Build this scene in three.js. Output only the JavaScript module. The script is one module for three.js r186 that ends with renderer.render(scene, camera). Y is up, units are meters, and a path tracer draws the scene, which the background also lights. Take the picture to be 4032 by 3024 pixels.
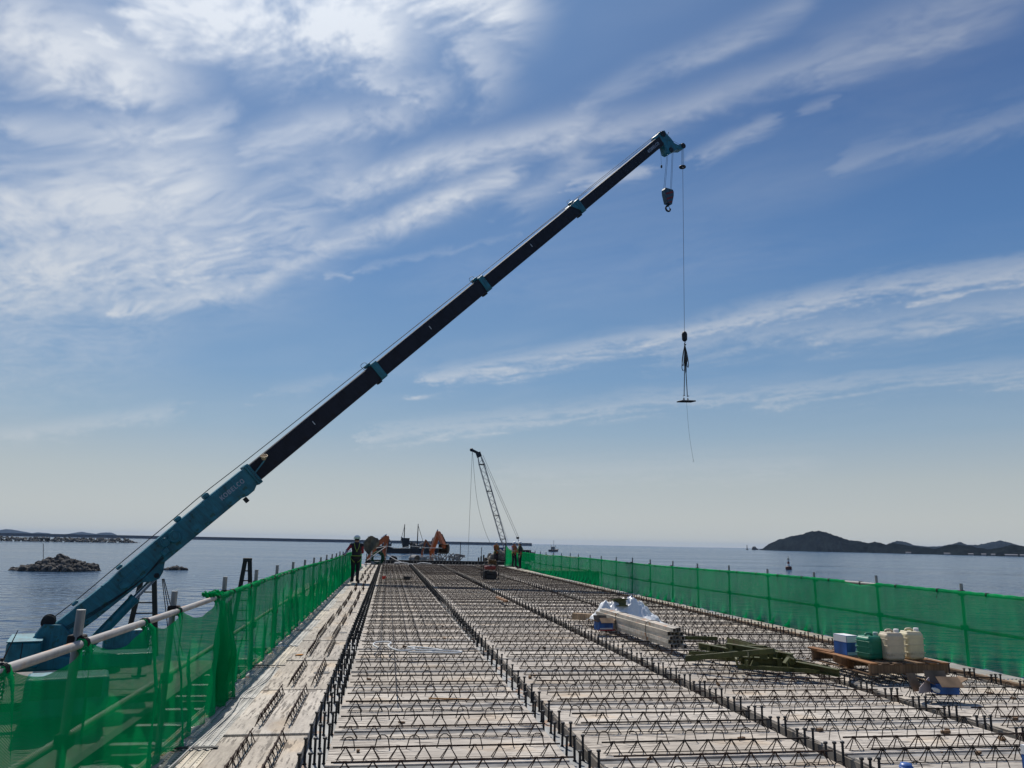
import * as THREE from 'three';
import { mergeGeometries } from 'three/addons/utils/BufferGeometryUtils.js';
import { RoundedBoxGeometry } from 'three/addons/geometries/RoundedBoxGeometry.js';
import { MarchingCubes } from 'three/addons/objects/MarchingCubes.js';
import { TextGeometry } from 'three/addons/geometries/TextGeometry.js';
import { FontLoader } from 'three/addons/loaders/FontLoader.js';

// ---------------------------------------------------------------- camera, sky, sun, exposure
const RAD = Math.PI / 180;
const scene = new THREE.Scene();
const camera = new THREE.PerspectiveCamera(53.07, 4 / 3, 0.1, 60000);
camera.position.set(0, 1.65, 0);
camera.rotation.set(11.7 * RAD, -8.75 * RAD, 1.1 * RAD, 'YXZ');
scene.add(camera);

const SUN_EL = 52 * RAD, SUN_AZ = -13 * RAD;                    // azimuth counted from -z towards +x
const sunDir = new THREE.Vector3(Math.sin(SUN_AZ) * Math.cos(SUN_EL), Math.sin(SUN_EL), -Math.cos(SUN_AZ) * Math.cos(SUN_EL));
const sun = new THREE.DirectionalLight(new THREE.Color(1, 0.945, 0.87), 4.2);
sun.position.copy(sunDir).multiplyScalar(150);
sun.target.position.set(2, 0, -25);
sun.position.add(sun.target.position);
sun.castShadow = true;
sun.shadow.mapSize.set(4096, 4096);
Object.assign(sun.shadow.camera, { left: -60, right: 60, top: 60, bottom: -60, near: 1, far: 400 });
scene.add(sun, sun.target);

const renderer = new THREE.WebGLRenderer({ antialias: true });
renderer.toneMapping = THREE.LinearToneMapping;
renderer.toneMappingExposure = 1;
renderer.shadowMap.enabled = true;

// ---------------------------------------------------------------- seeded noise
function rng(seed) { let a = seed >>> 0; return () => { a = (a + 0x6D2B79F5) | 0; let t = Math.imul(a ^ (a >>> 15), 1 | a); t = (t + Math.imul(t ^ (t >>> 7), 61 | t)) ^ t; return ((t ^ (t >>> 14)) >>> 0) / 4294967296; }; }
const LAT = new Float32Array(65536); { const r = rng(7); for (let i = 0; i < 65536; i++) LAT[i] = r(); }
const lat = (x, y) => LAT[((x & 255) << 8) | (y & 255)];
function vn(x, y) { const xi = Math.floor(x), yi = Math.floor(y); let u = x - xi, v = y - yi; u = u * u * (3 - 2 * u); v = v * v * (3 - 2 * v);
  const a = lat(xi, yi), b = lat(xi + 1, yi), c = lat(xi, yi + 1), d = lat(xi + 1, yi + 1); return a + (b - a) * u + (c - a + (a - b - c + d) * u) * v; }
function fbm(x, y, o = 4, g = 0.5) { let s = 0, a = 1, t = 0; for (let i = 0; i < o; i++) { s += a * vn(x, y); t += a; a *= g; const nx = x * 1.6 + y * 1.2 + 17.3; y = y * 1.6 - x * 1.2 + 9.1; x = nx; } return s / t; }
// noise that repeats after px, py cells, for tiles
function tn(x, y, px, py, s = 0) { const xi = Math.floor(x), yi = Math.floor(y); let u = x - xi, v = y - yi; u = u * u * (3 - 2 * u); v = v * v * (3 - 2 * v);
  const X0 = ((xi % px) + px) % px + s, X1 = ((xi + 1) % px + px) % px + s, Y0 = ((yi % py) + py) % py + s * 3, Y1 = ((yi + 1) % py + py) % py + s * 3;
  const a = lat(X0, Y0), b = lat(X1, Y0), c = lat(X0, Y1), d = lat(X1, Y1); return a + (b - a) * u + (c - a + (a - b - c + d) * u) * v; }
function tfbm(u, v, px, py, o = 4, s = 0) { let r = 0, a = 1, t = 0; for (let i = 0; i < o; i++) { r += a * tn(u * px, v * py, px, py, s + i * 31); t += a; a *= 0.5; px *= 2; py *= 2; } return r / t; }
const clamp = (x, a = 0, b = 1) => Math.min(b, Math.max(a, x));
const sstep = (a, b, x) => { x = clamp((x - a) / (b - a)); return x * x * (3 - 2 * x); };
const mixn = (a, b, t) => a + (b - a) * t;

// ---------------------------------------------------------------- the sky: clear air with streets of cirrus, all round
// [opacity, half width in degrees, azimuth, elevation, azimuth, elevation ...] of the larger cirrus streaks
const CIRRUS = [
  [0.75, 3.21, -28.7, 14.2, -22.2, 17.1, -14.4, 19.3, -9.3, 21.8],
  [0.7, 3.4, -30.0, 18.5, -21.2, 21.7, -14.9, 24.0],
  [0.55, 1.32, -24.8, 25.0, -17.0, 27.2, -14.0, 28.2],
  [0.7, 0.95, -18.1, 15.3, -14.5, 16.3, -10.8, 17.7, -6.0, 21.0, -0.8, 23.1, 4.5, 25.6, 8.4, 26.9],
  [0.6, 1.13, -7.6, 23.8, -3.7, 25.4, 2.5, 27.9, 8.4, 29.1, 14.0, 30.2],
  [0.34, 0.95, 14.0, 30.2, 19.6, 30.6, 26.8, 31.9, 33.6, 32.6],
  [0.3, 1.6, 33.6, 32.6, 38.4, 33.4, 44.5, 33.7],
  [0.75, 2.65, -31.3, 30.2, -24.1, 30.8, -19.1, 30.1],
  [1.0, 2.65, -19.7, 34.0, -9.2, 35.7, -2.7, 36.0],
  [0.9, 2.08, -10.9, 37.2, -0.8, 38.3, 7.8, 37.9],
  [0.5, 1.13, -5.0, 34.0, -2.5, 33.0, 1.5, 32.0],
  [0.5, 2.08, 4.6, 37.7, 5.8, 33.8],
  [0.4, 2.83, -13.0, 22.1, -4.9, 25.8],
  [0.3, 0.8, 30.8, 36.0, 23.9, 34.4, 18.7, 33.3, 14.2, 31.5],
  [0.42, 0.6, 23.1, 27.3, 25.3, 28.2, 27.8, 28.9],
  [0.5, 0.47, 14.2, 26.7, 16.7, 27.0, 19.5, 27.2],
  [0.36, 0.4, 30.3, 29.1, 31.9, 29.4],
  [0.18, 0.8, 35.0, 26.5, 37.7, 26.7, 45.8, 26.8],
  [0.65, 0.72, 3.2, 12.0, 14.0, 14.1, 24.4, 15.9, 30.9, 16.9, 36.9, 17.3, 46.0, 17.2],
  [0.38, 0.95, 19.9, 14.0, 26.0, 14.8, 44.5, 15.4],
  [0.38, 0.64, -1.7, 7.6, 15.6, 10.0, 22.3, 10.6, 33.4, 11.1, 45.3, 11.1],
  [0.35, 0.57, -26.9, 5.5, -20.9, 7.0, -15.1, 8.5],
  [0.2, 0.45, -9.7, 9.9, -4.6, 11.5],
  [0.45, 0.3, -5.9, 18.8, -3.5, 19.2],
  [0.2, 0.26, -2.4, 19.9, 8.5, 22.4],
  [0.18, 0.76, 8.6, 5.3, 30.2, 5.9],
  [0.3, 3.78, -25.7, 11.6, -18.8, 14.4],
  [0.45, 1.32, -11.6, 26.6, -6.2, 29.4, -0.3, 30.7],
  [0.3, 1.13, 9.2, 24.9, 15.2, 28.4],
];
// [elevation, r, g, b] of the clear air
const AIR = [[0, 0.49, 0.505, 0.485], [2, 0.475, 0.5, 0.485], [4.5, 0.41, 0.46, 0.475], [8, 0.262, 0.37, 0.48], [12, 0.155, 0.28, 0.46], [20, 0.068, 0.172, 0.385], [30, 0.026, 0.092, 0.275], [45, 0.018, 0.074, 0.24], [90, 0.015, 0.065, 0.22]];
function makeSky() {
  const W = 4096, H = 2048, data = new Float32Array(W * H * 4);
  // coverage of the larger streaks, four samples to the degree
  const MW = 480, MH = 200, mask = new Float32Array(MW * MH);     // azimuth -60..60, elevation 0..50
  for (const s of CIRRUS) for (let k = 2; k + 3 < s.length; k += 2) {
    const [a0, e0, a1, e1] = [s[k], s[k + 1], s[k + 2], s[k + 3]], hw = s[1], c = Math.cos((e0 + e1) / 2 * RAD), reach = hw * 2.6;
    for (let j = Math.max(0, Math.floor((Math.min(e0, e1) - reach) * 4)); j < Math.min(MH, (Math.max(e0, e1) + reach) * 4); j++)
      for (let i = Math.max(0, Math.floor((Math.min(a0, a1) - reach / c + 60) * 4)); i < Math.min(MW, (Math.max(a0, a1) + reach / c + 60) * 4); i++) {
        const px = ((i + 0.5) / 4 - 60 - a0) * c, py = (j + 0.5) / 4 - e0, dx = (a1 - a0) * c, dy = e1 - e0, t = clamp((px * dx + py * dy) / (dx * dx + dy * dy));
        const d = Math.hypot(px - dx * t, py - dy * t) / hw, v = s[0] * Math.exp(-d * d * 0.9);
        const at = j * MW + i; if (v > mask[at]) mask[at] = v;
      }
  }
  const msk = (az, el) => { const x = (az + 60) * 4 - 0.5, y = el * 4 - 0.5, xi = Math.floor(x), yi = Math.floor(y); if (xi < 0 || yi < 0 || xi >= MW - 1 || yi >= MH - 1) return 0;
    const u = x - xi, v = y - yi, at = yi * MW + xi; return (mask[at] * (1 - u) + mask[at + 1] * u) * (1 - v) + (mask[at + MW] * (1 - u) + mask[at + MW + 1] * u) * v; };
  const ca = Math.cos(47 * RAD), sa = Math.sin(47 * RAD);
  for (let j = 0; j < H; j++) {
    const el = ((j + 0.5) / H - 0.5) * 180, y = Math.sin(el * RAD), cy = Math.cos(el * RAD);
    const e = Math.max(el, 0);
    for (let i = 0; i < W; i++) {
      const ang = ((i + 0.5) / W - 0.5) * 2 * Math.PI, x = Math.cos(ang) * cy, z = Math.sin(ang) * cy, o = (j * W + i) * 4;
      let az = Math.atan2(x, -z) / RAD;
      const cg = x * sunDir.x + y * sunDir.y + z * sunDir.z, g = Math.acos(clamp(cg, -1, 1)) / RAD;
      // clear air: pale and faintly warm by the horizon, deep blue away from the sun
      const halo = Math.exp(-g / 22), k2 = Math.exp(-e / 30); let q = 0; while (q < AIR.length - 2 && e > AIR[q + 1][0]) q++;
      const f = clamp((e - AIR[q][0]) / (AIR[q + 1][0] - AIR[q][0]));
      let r = mixn(AIR[q][1], AIR[q + 1][1], f) + 0.33 * halo, gg = mixn(AIR[q][2], AIR[q + 1][2], f) + 0.47 * halo, b = mixn(AIR[q][3], AIR[q + 1][3], f) + 0.60 * halo;
      if (el > 0.3) {
        const yy = y + 0.035, p = x / yy, q = z / yy;                       // a layer overhead, in units of its height
        const u = p * ca + q * sa, v = -p * sa + q * ca;                    // along and across the streets
        const w1 = fbm(u * 1.3 + 3, v * 1.7 + 7, 4), w2 = fbm(u * 1.3 + 41, v * 1.7 + 15, 4);
        const uu = u + (w1 - 0.5) * 0.75, vv = v + (w2 - 0.5) * 0.36;
        const fine = fbm(uu * 3.4 + vv * 2.2, vv * 10 - uu * 1.7, 6, 0.6), fine2 = fbm(uu * 15 + 5 - vv * 9, vv * 34 + uu * 9, 4, 0.65), soft = fbm(uu * 1.5 + 9, vv * 3.2, 4);
        const wob = 3.4 * (fine - 0.5), wob2 = 2.8 * (soft - 0.5), wob3 = 1.5 * (fine2 - 0.5);
        const m = msk(az + wob * 1.6 + wob2 + wob3 * 1.3, el + wob * 0.7 + wob2 * 0.6 + wob3 * 0.75);
        const far = fbm(u * 0.7 + 21, v * 1.5 + 5, 4), gl = 0.75 * sstep(0.45, 0.75, far) * sstep(2, 14, el);
        const inside = sstep(52, 40, Math.abs(az - 8)) * sstep(50, 41, el);
        const cov = Math.max(m, gl * (1 - 0.9 * inside));
        const thread = clamp(0.42 + 1.05 * (fine - 0.43) + 0.8 * (fine2 - 0.5) + 0.5 * (soft - 0.5), 0, 1.15);
        let d = clamp(cov * (0.22 + 1.3 * thread));
        d = clamp(d + 0.04 * sstep(0.42, 0.8, soft) * sstep(3, 12, el));
        const lit = 0.56 + 0.9 * Math.exp(-g / 21);
        r = mixn(r, lit * 0.96, d * 0.8); gg = mixn(gg, lit * 1.0, d * 0.8); b = mixn(b, lit * 1.05, d * 0.8);
      }
      data[o] = r; data[o + 1] = gg; data[o + 2] = b; data[o + 3] = 1;
    }
  }
  const t = new THREE.DataTexture(data, W, H, THREE.RGBAFormat, THREE.FloatType);
  t.mapping = THREE.EquirectangularReflectionMapping; t.magFilter = THREE.LinearFilter; t.needsUpdate = true;
  return t;
}
scene.background = makeSky();
scene.environment = scene.background;

// ---------------------------------------------------------------- building helpers
const V = (x, y, z) => new THREE.Vector3(x, y, z), Y = V(0, 1, 0);
const taken = new Map();
function numbered(n) { const k = taken.get(n) || 0; taken.set(n, k + 1); return k ? n + '_' + String(k).padStart(3, '0') : n; }
function put(name, geometry, material, parent) { const m = new THREE.Mesh(geometry, material); m.name = name; m.castShadow = m.receiveShadow = true; parent.add(m); return m; }
function thing(name, label, category, p = [0, 0, 0], turn = 0, group) {
  const o = new THREE.Group(); o.name = numbered(name); o.position.set(...p); o.rotation.y = turn; o.userData = { label, category };
  if (group) o.userData.group = group; scene.add(o); return o;
}
function solo(name, geometry, material, label, category, p = [0, 0, 0], turn = 0, group) {
  const m = put(numbered(name), geometry, material, scene); m.position.set(...p); m.rotation.y = turn; m.userData = { label, category }; if (group) m.userData.group = group; return m;
}
function struct(name, geometry, material) { const m = put(numbered(name), geometry, material, scene); m.userData = { kind: 'structure' }; return m; }
const plain = (g) => { let h = g.index ? g.toNonIndexed() : g.clone(); for (const k of Object.keys(h.attributes)) if (!['position', 'normal', 'uv', 'color'].includes(k)) h.deleteAttribute(k);
  if (!h.attributes.uv) h.setAttribute('uv', new THREE.BufferAttribute(new Float32Array(h.attributes.position.count * 2), 2)); h.morphAttributes = {}; return h; };
// texture coordinates in metres, each face on the plane it faces most
function metric(g, ou = 0, ov = 0) { const p = g.attributes.position, n = g.attributes.normal, uv = new Float32Array(p.count * 2);
  for (let i = 0; i < p.count; i++) { const a = Math.abs(n.getX(i)), b = Math.abs(n.getY(i)), c = Math.abs(n.getZ(i)), x = p.getX(i), y = p.getY(i), z = p.getZ(i);
    const [u, v] = b >= a && b >= c ? [x, z] : a >= c ? [z, y] : [x, y]; uv[2 * i] = u + ou; uv[2 * i + 1] = v + ov; }
  g.setAttribute('uv', new THREE.BufferAttribute(uv, 2)); return g; }
const M4 = (px = 0, py = 0, pz = 0, rx = 0, ry = 0, rz = 0, s = 1) => new THREE.Matrix4().compose(V(px, py, pz), new THREE.Quaternion().setFromEuler(new THREE.Euler(rx, ry, rz, 'YXZ')), Array.isArray(s) ? V(...s) : V(s, s, s));
class Kit {
  constructor() { this.list = []; }
  add(g, m) { g = plain(g); if (m) g.applyMatrix4(m); this.list.push(g); return this; }
  box(x, y, z, sx, sy, sz, rx = 0, ry = 0, rz = 0) { return this.add(new THREE.BoxGeometry(sx, sy, sz), M4(x, y, z, rx, ry, rz)); }
  rbox(x, y, z, sx, sy, sz, r = 0.02, rx = 0, ry = 0, rz = 0, seg = 1) { return this.add(new RoundedBoxGeometry(sx, sy, sz, seg, Math.min(r, sx / 2.1, sy / 2.1, sz / 2.1)), M4(x, y, z, rx, ry, rz)); }
  bar(a, b, r, n = 6, r2 = r, open = false) { a = V(...a); b = V(...b); const d = b.clone().sub(a), l = d.length();
    const g = new THREE.CylinderGeometry(r2, r, l, n, 1, open), q = new THREE.Quaternion().setFromUnitVectors(Y, d.normalize());
    return this.add(g, new THREE.Matrix4().compose(a.add(b).multiplyScalar(0.5), q, V(1, 1, 1))); }
  beam(a, b, w, h, up = [0, 1, 0]) { a = V(...a); b = V(...b); const d = b.clone().sub(a), l = d.length(); d.normalize(); const s = V(...up).cross(d).normalize(), u = d.clone().cross(s);
    return this.add(new THREE.BoxGeometry(w, h, l), new THREE.Matrix4().makeBasis(s, u, d).setPosition(a.add(b).multiplyScalar(0.5))); }
  tube(pts, r, n = 5, seg = 0, closed = false) { const c = new THREE.CatmullRomCurve3(pts.map((p) => V(...p)), closed); return this.add(new THREE.TubeGeometry(c, seg || pts.length * 4, r, n, closed)); }
  lathe(pts, n, m) { return this.add(new THREE.LatheGeometry(pts.map((p) => new THREE.Vector2(...p)), n), m); }
  poly(pts, depth, m, bevel = 0) { const s = new THREE.Shape(pts.map((p) => new THREE.Vector2(...p))); const g = new THREE.ExtrudeGeometry(s, { depth: depth - 2 * bevel, bevelEnabled: bevel > 0, bevelSize: bevel, bevelThickness: bevel, bevelSegments: 1, bevelOffset: -bevel }); g.translate(0, 0, -(depth / 2) + bevel); return this.add(g, m); }
  ball(x, y, z, r, n = 10, s = 1) { return this.add(new THREE.SphereGeometry(r, n, Math.max(6, n * 0.7 | 0)), M4(x, y, z, 0, 0, 0, s)); }
  get geo() { return this.list.length === 1 ? this.list[0] : mergeGeometries(this.list); }
  mgeo(ou = 0, ov = 0) { return metric(this.geo, ou, ov); }
  to(name, mat, parent) { return put(name, this.mgeo(), mat, parent); }
}
const K = () => new Kit();

// ---------------------------------------------------------------- materials
function tex(w, h, fn, srgb, per = 1, perv = per) {                 // fn(u, v) -> [r, g, b] 0..1; the tile is per x perv metres
  const d = new Uint8Array(w * h * 4);
  for (let j = 0; j < h; j++) for (let i = 0; i < w; i++) { const c = fn((i + 0.5) / w, (j + 0.5) / h), o = (j * w + i) * 4; for (let k = 0; k < 3; k++) d[o + k] = clamp(c[k]) * 255 + 0.5; d[o + 3] = 255; }
  const t = new THREE.DataTexture(d, w, h); t.wrapS = t.wrapT = THREE.RepeatWrapping; t.magFilter = THREE.LinearFilter; t.colorSpace = srgb ? THREE.SRGBColorSpace : THREE.NoColorSpace; t.repeat.set(1 / per, 1 / perv); t.needsUpdate = true; return t;
}
const lin = (r, g, b) => new THREE.Color().setRGB(r, g, b);
const std = (c, rough = 0.7, metal = 0, more = {}) => new THREE.MeshStandardMaterial({ color: Array.isArray(c) ? lin(...c) : c, roughness: rough, metalness: metal, ...more });
// dirt: mottled tone shared by painted and rusty things (multiplies the colour)
const dirtTex = tex(512, 512, (u, v) => { const a = tfbm(u, v, 5, 5, 5, 3), s = tfbm(u, v, 40, 6, 3, 11), k = 0.80 + 0.34 * (a - 0.5) + 0.22 * (s - 0.5); const rust = sstep(0.66, 0.76, tfbm(u, v, 9, 9, 4, 60)); return [k + 0.02 * rust, k * (1 - 0.18 * rust), k * (1 - 0.32 * rust)]; }, true, 1.7);
const grime = tex(512, 512, (u, v) => { const a = tfbm(u, v, 6, 6, 5, 23), k = 0.74 + 0.5 * (a - 0.4); return [k, k, k]; }, true, 0.9);
const painted = (c, rough = 0.55, metal = 0) => std(c, rough, metal, { map: dirtTex });
const mat = {};
// concrete: rough raked face with streaks across, pits with their shade darkened into the colour, pale laitance
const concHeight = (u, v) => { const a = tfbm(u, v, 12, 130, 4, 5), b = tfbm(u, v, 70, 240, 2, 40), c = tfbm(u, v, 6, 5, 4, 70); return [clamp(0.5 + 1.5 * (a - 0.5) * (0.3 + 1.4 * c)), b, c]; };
const concMap = tex(1024, 1024, (u, v) => { const [a, b, c] = concHeight(u, v); const pitShade = sstep(0.40, 0.26, a * 0.8 + b * 0.2) * sstep(0.3, 0.6, c), k = 0.705 + 0.20 * (c - 0.5) + 0.11 * (a - 0.5) + 0.08 * (b - 0.5) - 0.20 * pitShade, st = sstep(0.62, 0.8, tfbm(u, v, 4, 7, 5, 90)); return [k + 0.016, k * (0.978 - 0.035 * st), k * (0.918 - 0.075 * st)]; }, true, 2.3);
const concBump = tex(1024, 1024, (u, v) => { const [a, b, c] = concHeight(u, v); const k = a * 0.75 + b * 0.25 - 0.35 * sstep(0.40, 0.26, a * 0.8 + b * 0.2) * sstep(0.3, 0.6, c); return [k, k, k]; }, false, 2.3);
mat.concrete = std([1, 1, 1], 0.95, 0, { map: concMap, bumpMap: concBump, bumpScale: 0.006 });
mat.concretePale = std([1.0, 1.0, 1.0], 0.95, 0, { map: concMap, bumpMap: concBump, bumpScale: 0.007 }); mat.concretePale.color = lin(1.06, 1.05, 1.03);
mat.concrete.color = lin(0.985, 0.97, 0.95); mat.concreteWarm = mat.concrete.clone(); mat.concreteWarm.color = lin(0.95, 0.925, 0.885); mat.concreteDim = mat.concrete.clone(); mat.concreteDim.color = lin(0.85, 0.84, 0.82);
mat.concreteSmooth = std([0.40, 0.385, 0.365], 0.9, 0, { map: grime });
mat.seal = std([0.34, 0.295, 0.24], 0.95, 0, { map: grime });
mat.rust = std([0.062, 0.031, 0.02], 0.9, 0.1, { map: dirtTex });
mat.rustDark = std([0.032, 0.021, 0.016], 0.85, 0.2, { map: dirtTex });
mat.stud = std([0.055, 0.057, 0.062], 0.6, 0.5, { map: dirtTex });
mat.flange = std([0.42, 0.43, 0.42], 0.6, 0.1, { map: dirtTex });
mat.galv = std([0.42, 0.43, 0.42], 0.5, 0.55, { map: grime });
mat.pipeOld = std([0.50, 0.48, 0.45], 0.65, 0.15, { map: dirtTex });
mat.darkSteel = std([0.03, 0.032, 0.034], 0.6, 0.3, { map: dirtTex });
mat.black = std([0.012, 0.012, 0.013], 0.6);
mat.teal = painted([0.018, 0.25, 0.31], 0.42);
mat.tealLight = painted([0.08, 0.32, 0.38], 0.5);
mat.navy = painted([0.019, 0.019, 0.03], 0.75);
mat.rope = std([0.03, 0.032, 0.036], 0.7);
mat.white = std([0.75, 0.75, 0.73], 0.7);
mat.orangePaint = painted([0.62, 0.15, 0.035], 0.5);
mat.chrome = std([0.55, 0.56, 0.58], 0.25, 0.9);
const woodTex = tex(512, 512, (u, v) => { const g = tfbm(u, v, 40, 3, 4, 8), b = tfbm(u, v, 5, 2, 3, 33), k = 0.62 + 0.34 * (g - 0.5) + 0.2 * (b - 0.5); return [k * 1.02, k * 0.9, k * 0.76]; }, true, 0.4, 1.6);
mat.wood = std([0.9, 0.8, 0.68], 0.85, 0, { map: woodTex });
mat.woodOld = std([0.42, 0.34, 0.27], 0.9, 0, { map: woodTex });
mat.woodOrange = std([0.62, 0.37, 0.2], 0.85, 0, { map: woodTex });
mat.greenSteel = painted([0.105, 0.112, 0.018], 0.6);
mat.cardboard = std([0.36, 0.235, 0.14], 0.9, 0, { map: grime });

// ---------------------------------------------------------------- water
const SEA = -7;
{
  const N = 512, PER = 46, r = rng(91), waves = [];
  for (let i = 0; i < 46; i++) { const l = 0.55 * Math.pow(20, Math.pow(r(), 1.4)), a = (100 + (r() - 0.5) * 120) * RAD, k = PER / l; const kx = Math.round(Math.cos(a) * k), ky = Math.round(Math.sin(a) * k); if (kx || ky) waves.push([kx, ky, r() * 6.283, 0.030 * Math.sqrt(l) / (0.4 + l * 0.25)]); }
  const d = new Uint8Array(N * N * 4);
  for (let j = 0; j < N; j++) for (let i = 0; i < N; i++) { let sx = 0, sy = 0; for (const [kx, ky, ph, s] of waves) { const q = 6.28318 * (kx * i + ky * j) / N + ph, c = Math.cos(q), l = Math.hypot(kx, ky); sx -= s * c * kx / l; sy -= s * c * ky / l; }
    sx *= 1.15; sy *= 1.15; { const m = Math.hypot(sx, sy), q = 0.27 * Math.tanh(m / 0.27) / Math.max(m, 1e-6); sx *= q; sy *= q; } const n = 1 / Math.hypot(sx, sy, 1), o = (j * N + i) * 4; d[o] = 127.5 + 127.5 * sx * n; d[o + 1] = 127.5 + 127.5 * sy * n; d[o + 2] = 127.5 + 127.5 * n; d[o + 3] = 255; }
  const t = new THREE.DataTexture(d, N, N); t.wrapS = t.wrapT = THREE.RepeatWrapping; t.magFilter = THREE.LinearFilter; t.needsUpdate = true;
  // calmer lanes and wind streaks on the water
  const rt = tex(512, 512, (u, v) => { const k = 0.04 + 0.16 * tfbm(u, v, 6, 22, 5, 12); return [k, k, k]; }, false, 1);
  rt.repeat.set(46 / 900, 46 / 700);
  const g = new THREE.PlaneGeometry(34000, 34000); g.rotateX(-Math.PI / 2); const uv = g.attributes.uv, p = g.attributes.position; for (let i = 0; i < uv.count; i++) uv.setXY(i, p.getX(i) / PER, -p.getZ(i) / PER);
  mat.water = new THREE.MeshPhysicalMaterial({ color: lin(0.011, 0.050, 0.108), roughness: 1, ior: 1.33, normalMap: t, roughnessMap: rt }); mat.water.normalScale.set(1, 1);
  const sea = struct('sea', g, mat.water); sea.position.y = SEA; sea.castShadow = false;
}
// ---------------------------------------------------------------- islands and hills across the water
const hillTex = tex(512, 512, (u, v) => { const k = 0.62 + 0.8 * (tfbm(u, v, 24, 24, 5, 2) - 0.5) + 0.4 * (tfbm(u, v, 4, 4, 3, 50) - 0.5); return [k * 0.95, k, k * 0.95]; }, true, 260);
mat.hill = new THREE.MeshPhysicalMaterial({ color: lin(0.022, 0.027, 0.031), roughness: 1, specularIntensity: 0, map: hillTex });
function hills(name, sil, wide, seed) {                         // [azimuth, distance, height] along the ridge
  const NA = 220, NT = 30, pos = [], idx = [], at = (t) => { const x = t * (sil.length - 1), i = Math.min(sil.length - 2, Math.floor(x)), f = x - i; return [0, 1, 2].map((k) => mixn(sil[i][k], sil[i + 1][k], f)); };
  for (let i = 0; i <= NA; i++) { const [az, D, h] = at(i / NA), end = sstep(0, 0.02, i / NA) * sstep(0, 0.02, 1 - i / NA);
    for (let j = 0; j <= NT; j++) { const t = j / NT * 2 - 1, rr = D + t * (wide + h * 2.2) + (fbm(i * 0.13 + seed, j * 0.2, 3) - 0.5) * h * 1.2; const a = az * RAD;
      const rough = 1 + 0.16 * (fbm(i * 0.55 + seed, j * 0.5, 3) - 0.5) * (1 - Math.abs(t)), y = h * Math.pow(Math.max(0, 1 - t * t), 0.9) * end * rough - 1.2 + (fbm(i * 1.9 + 7, j * 1.7 + seed, 2) - 0.5) * 3 * (1 - t * t);
      pos.push(Math.sin(a) * rr, SEA + y, -Math.cos(a) * rr); } }
  for (let i = 0; i < NA; i++) for (let j = 0; j < NT; j++) { const a = i * (NT + 1) + j, b = a + NT + 1; idx.push(a, b, a + 1, b, b + 1, a + 1); }
  const g = new THREE.BufferGeometry(); g.setAttribute('position', new THREE.Float32BufferAttribute(pos, 3)); g.setIndex(idx); g.computeVertexNormals(); const uv = []; for (let i = 0; i < pos.length; i += 3) uv.push(pos[i], pos[i + 2] + pos[i + 1]); g.setAttribute('uv', new THREE.Float32BufferAttribute(uv, 2));
  return struct(name, g, mat.hill);
}
hills('island', [[26.28, 3600, 3], [26.65, 3558, 7], [27.06, 3516, 27], [27.7, 3474, 45], [28.33, 3432, 55], [29.13, 3390, 64], [29.84, 3348, 77], [30.36, 3306, 79], [30.87, 3265, 74], [31.2, 3223, 65], [31.7, 3181, 54], [32.27, 3139, 44], [32.85, 3097, 40], [33.34, 3055, 33], [33.75, 3013, 38], [34.08, 2971, 35], [34.39, 2929, 29], [34.8, 2887, 34], [35.27, 2845, 30], [35.9, 2803, 25], [36.67, 2761, 21], [37.28, 2719, 17], [37.91, 2677, 28], [38.52, 2635, 30], [39.11, 2594, 27], [39.68, 2552, 21], [40.26, 2510, 18], [40.91, 2468, 23], [41.35, 2426, 30], [42.06, 2384, 27], [43.35, 2342, 29], [44.67, 2300, 27], [47, 2250, 34], [50, 2250, 22], [53, 2300, 8]], 120, 3);
hills('distant_hills', [[33.6, 6500, 8], [34.3, 6500, 43], [34.8, 6500, 69], [35.09, 6500, 81], [35.6, 6500, 75], [36.06, 6500, 51], [36.83, 6500, 43], [37.6, 6500, 47], [38.22, 6500, 63], [38.68, 6500, 79], [39.11, 6500, 59], [39.62, 6500, 60], [40.29, 6500, 79], [40.88, 6500, 94], [41.29, 6500, 80], [42.06, 6500, 54], [45, 6500, 70], [50, 6500, 20]], 300, 13);
hills('distant_hills', [[-29, 14000, 30], [-26.5, 14000, 60], [-24.92, 14000, 44], [-24.23, 14000, 59], [-23.9, 14000, 75], [-23.61, 14000, 70], [-23.22, 14000, 54], [-22.78, 14000, 36], [-22.53, 14000, 24], [-22.24, 14000, 38], [-21.69, 14000, 29], [-21.48, 14000, 18]], 400, 23);
hills('distant_hills', [[-20.9, 14000, 14], [-20.53, 14000, 25], [-20.28, 14000, 39], [-19.82, 14000, 60], [-19.45, 14000, 44], [-18.98, 14000, 32], [-18.77, 14000, 49], [-18.46, 14000, 58], [-18.14, 14000, 56], [-17.75, 14000, 22]], 400, 33);

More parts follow.
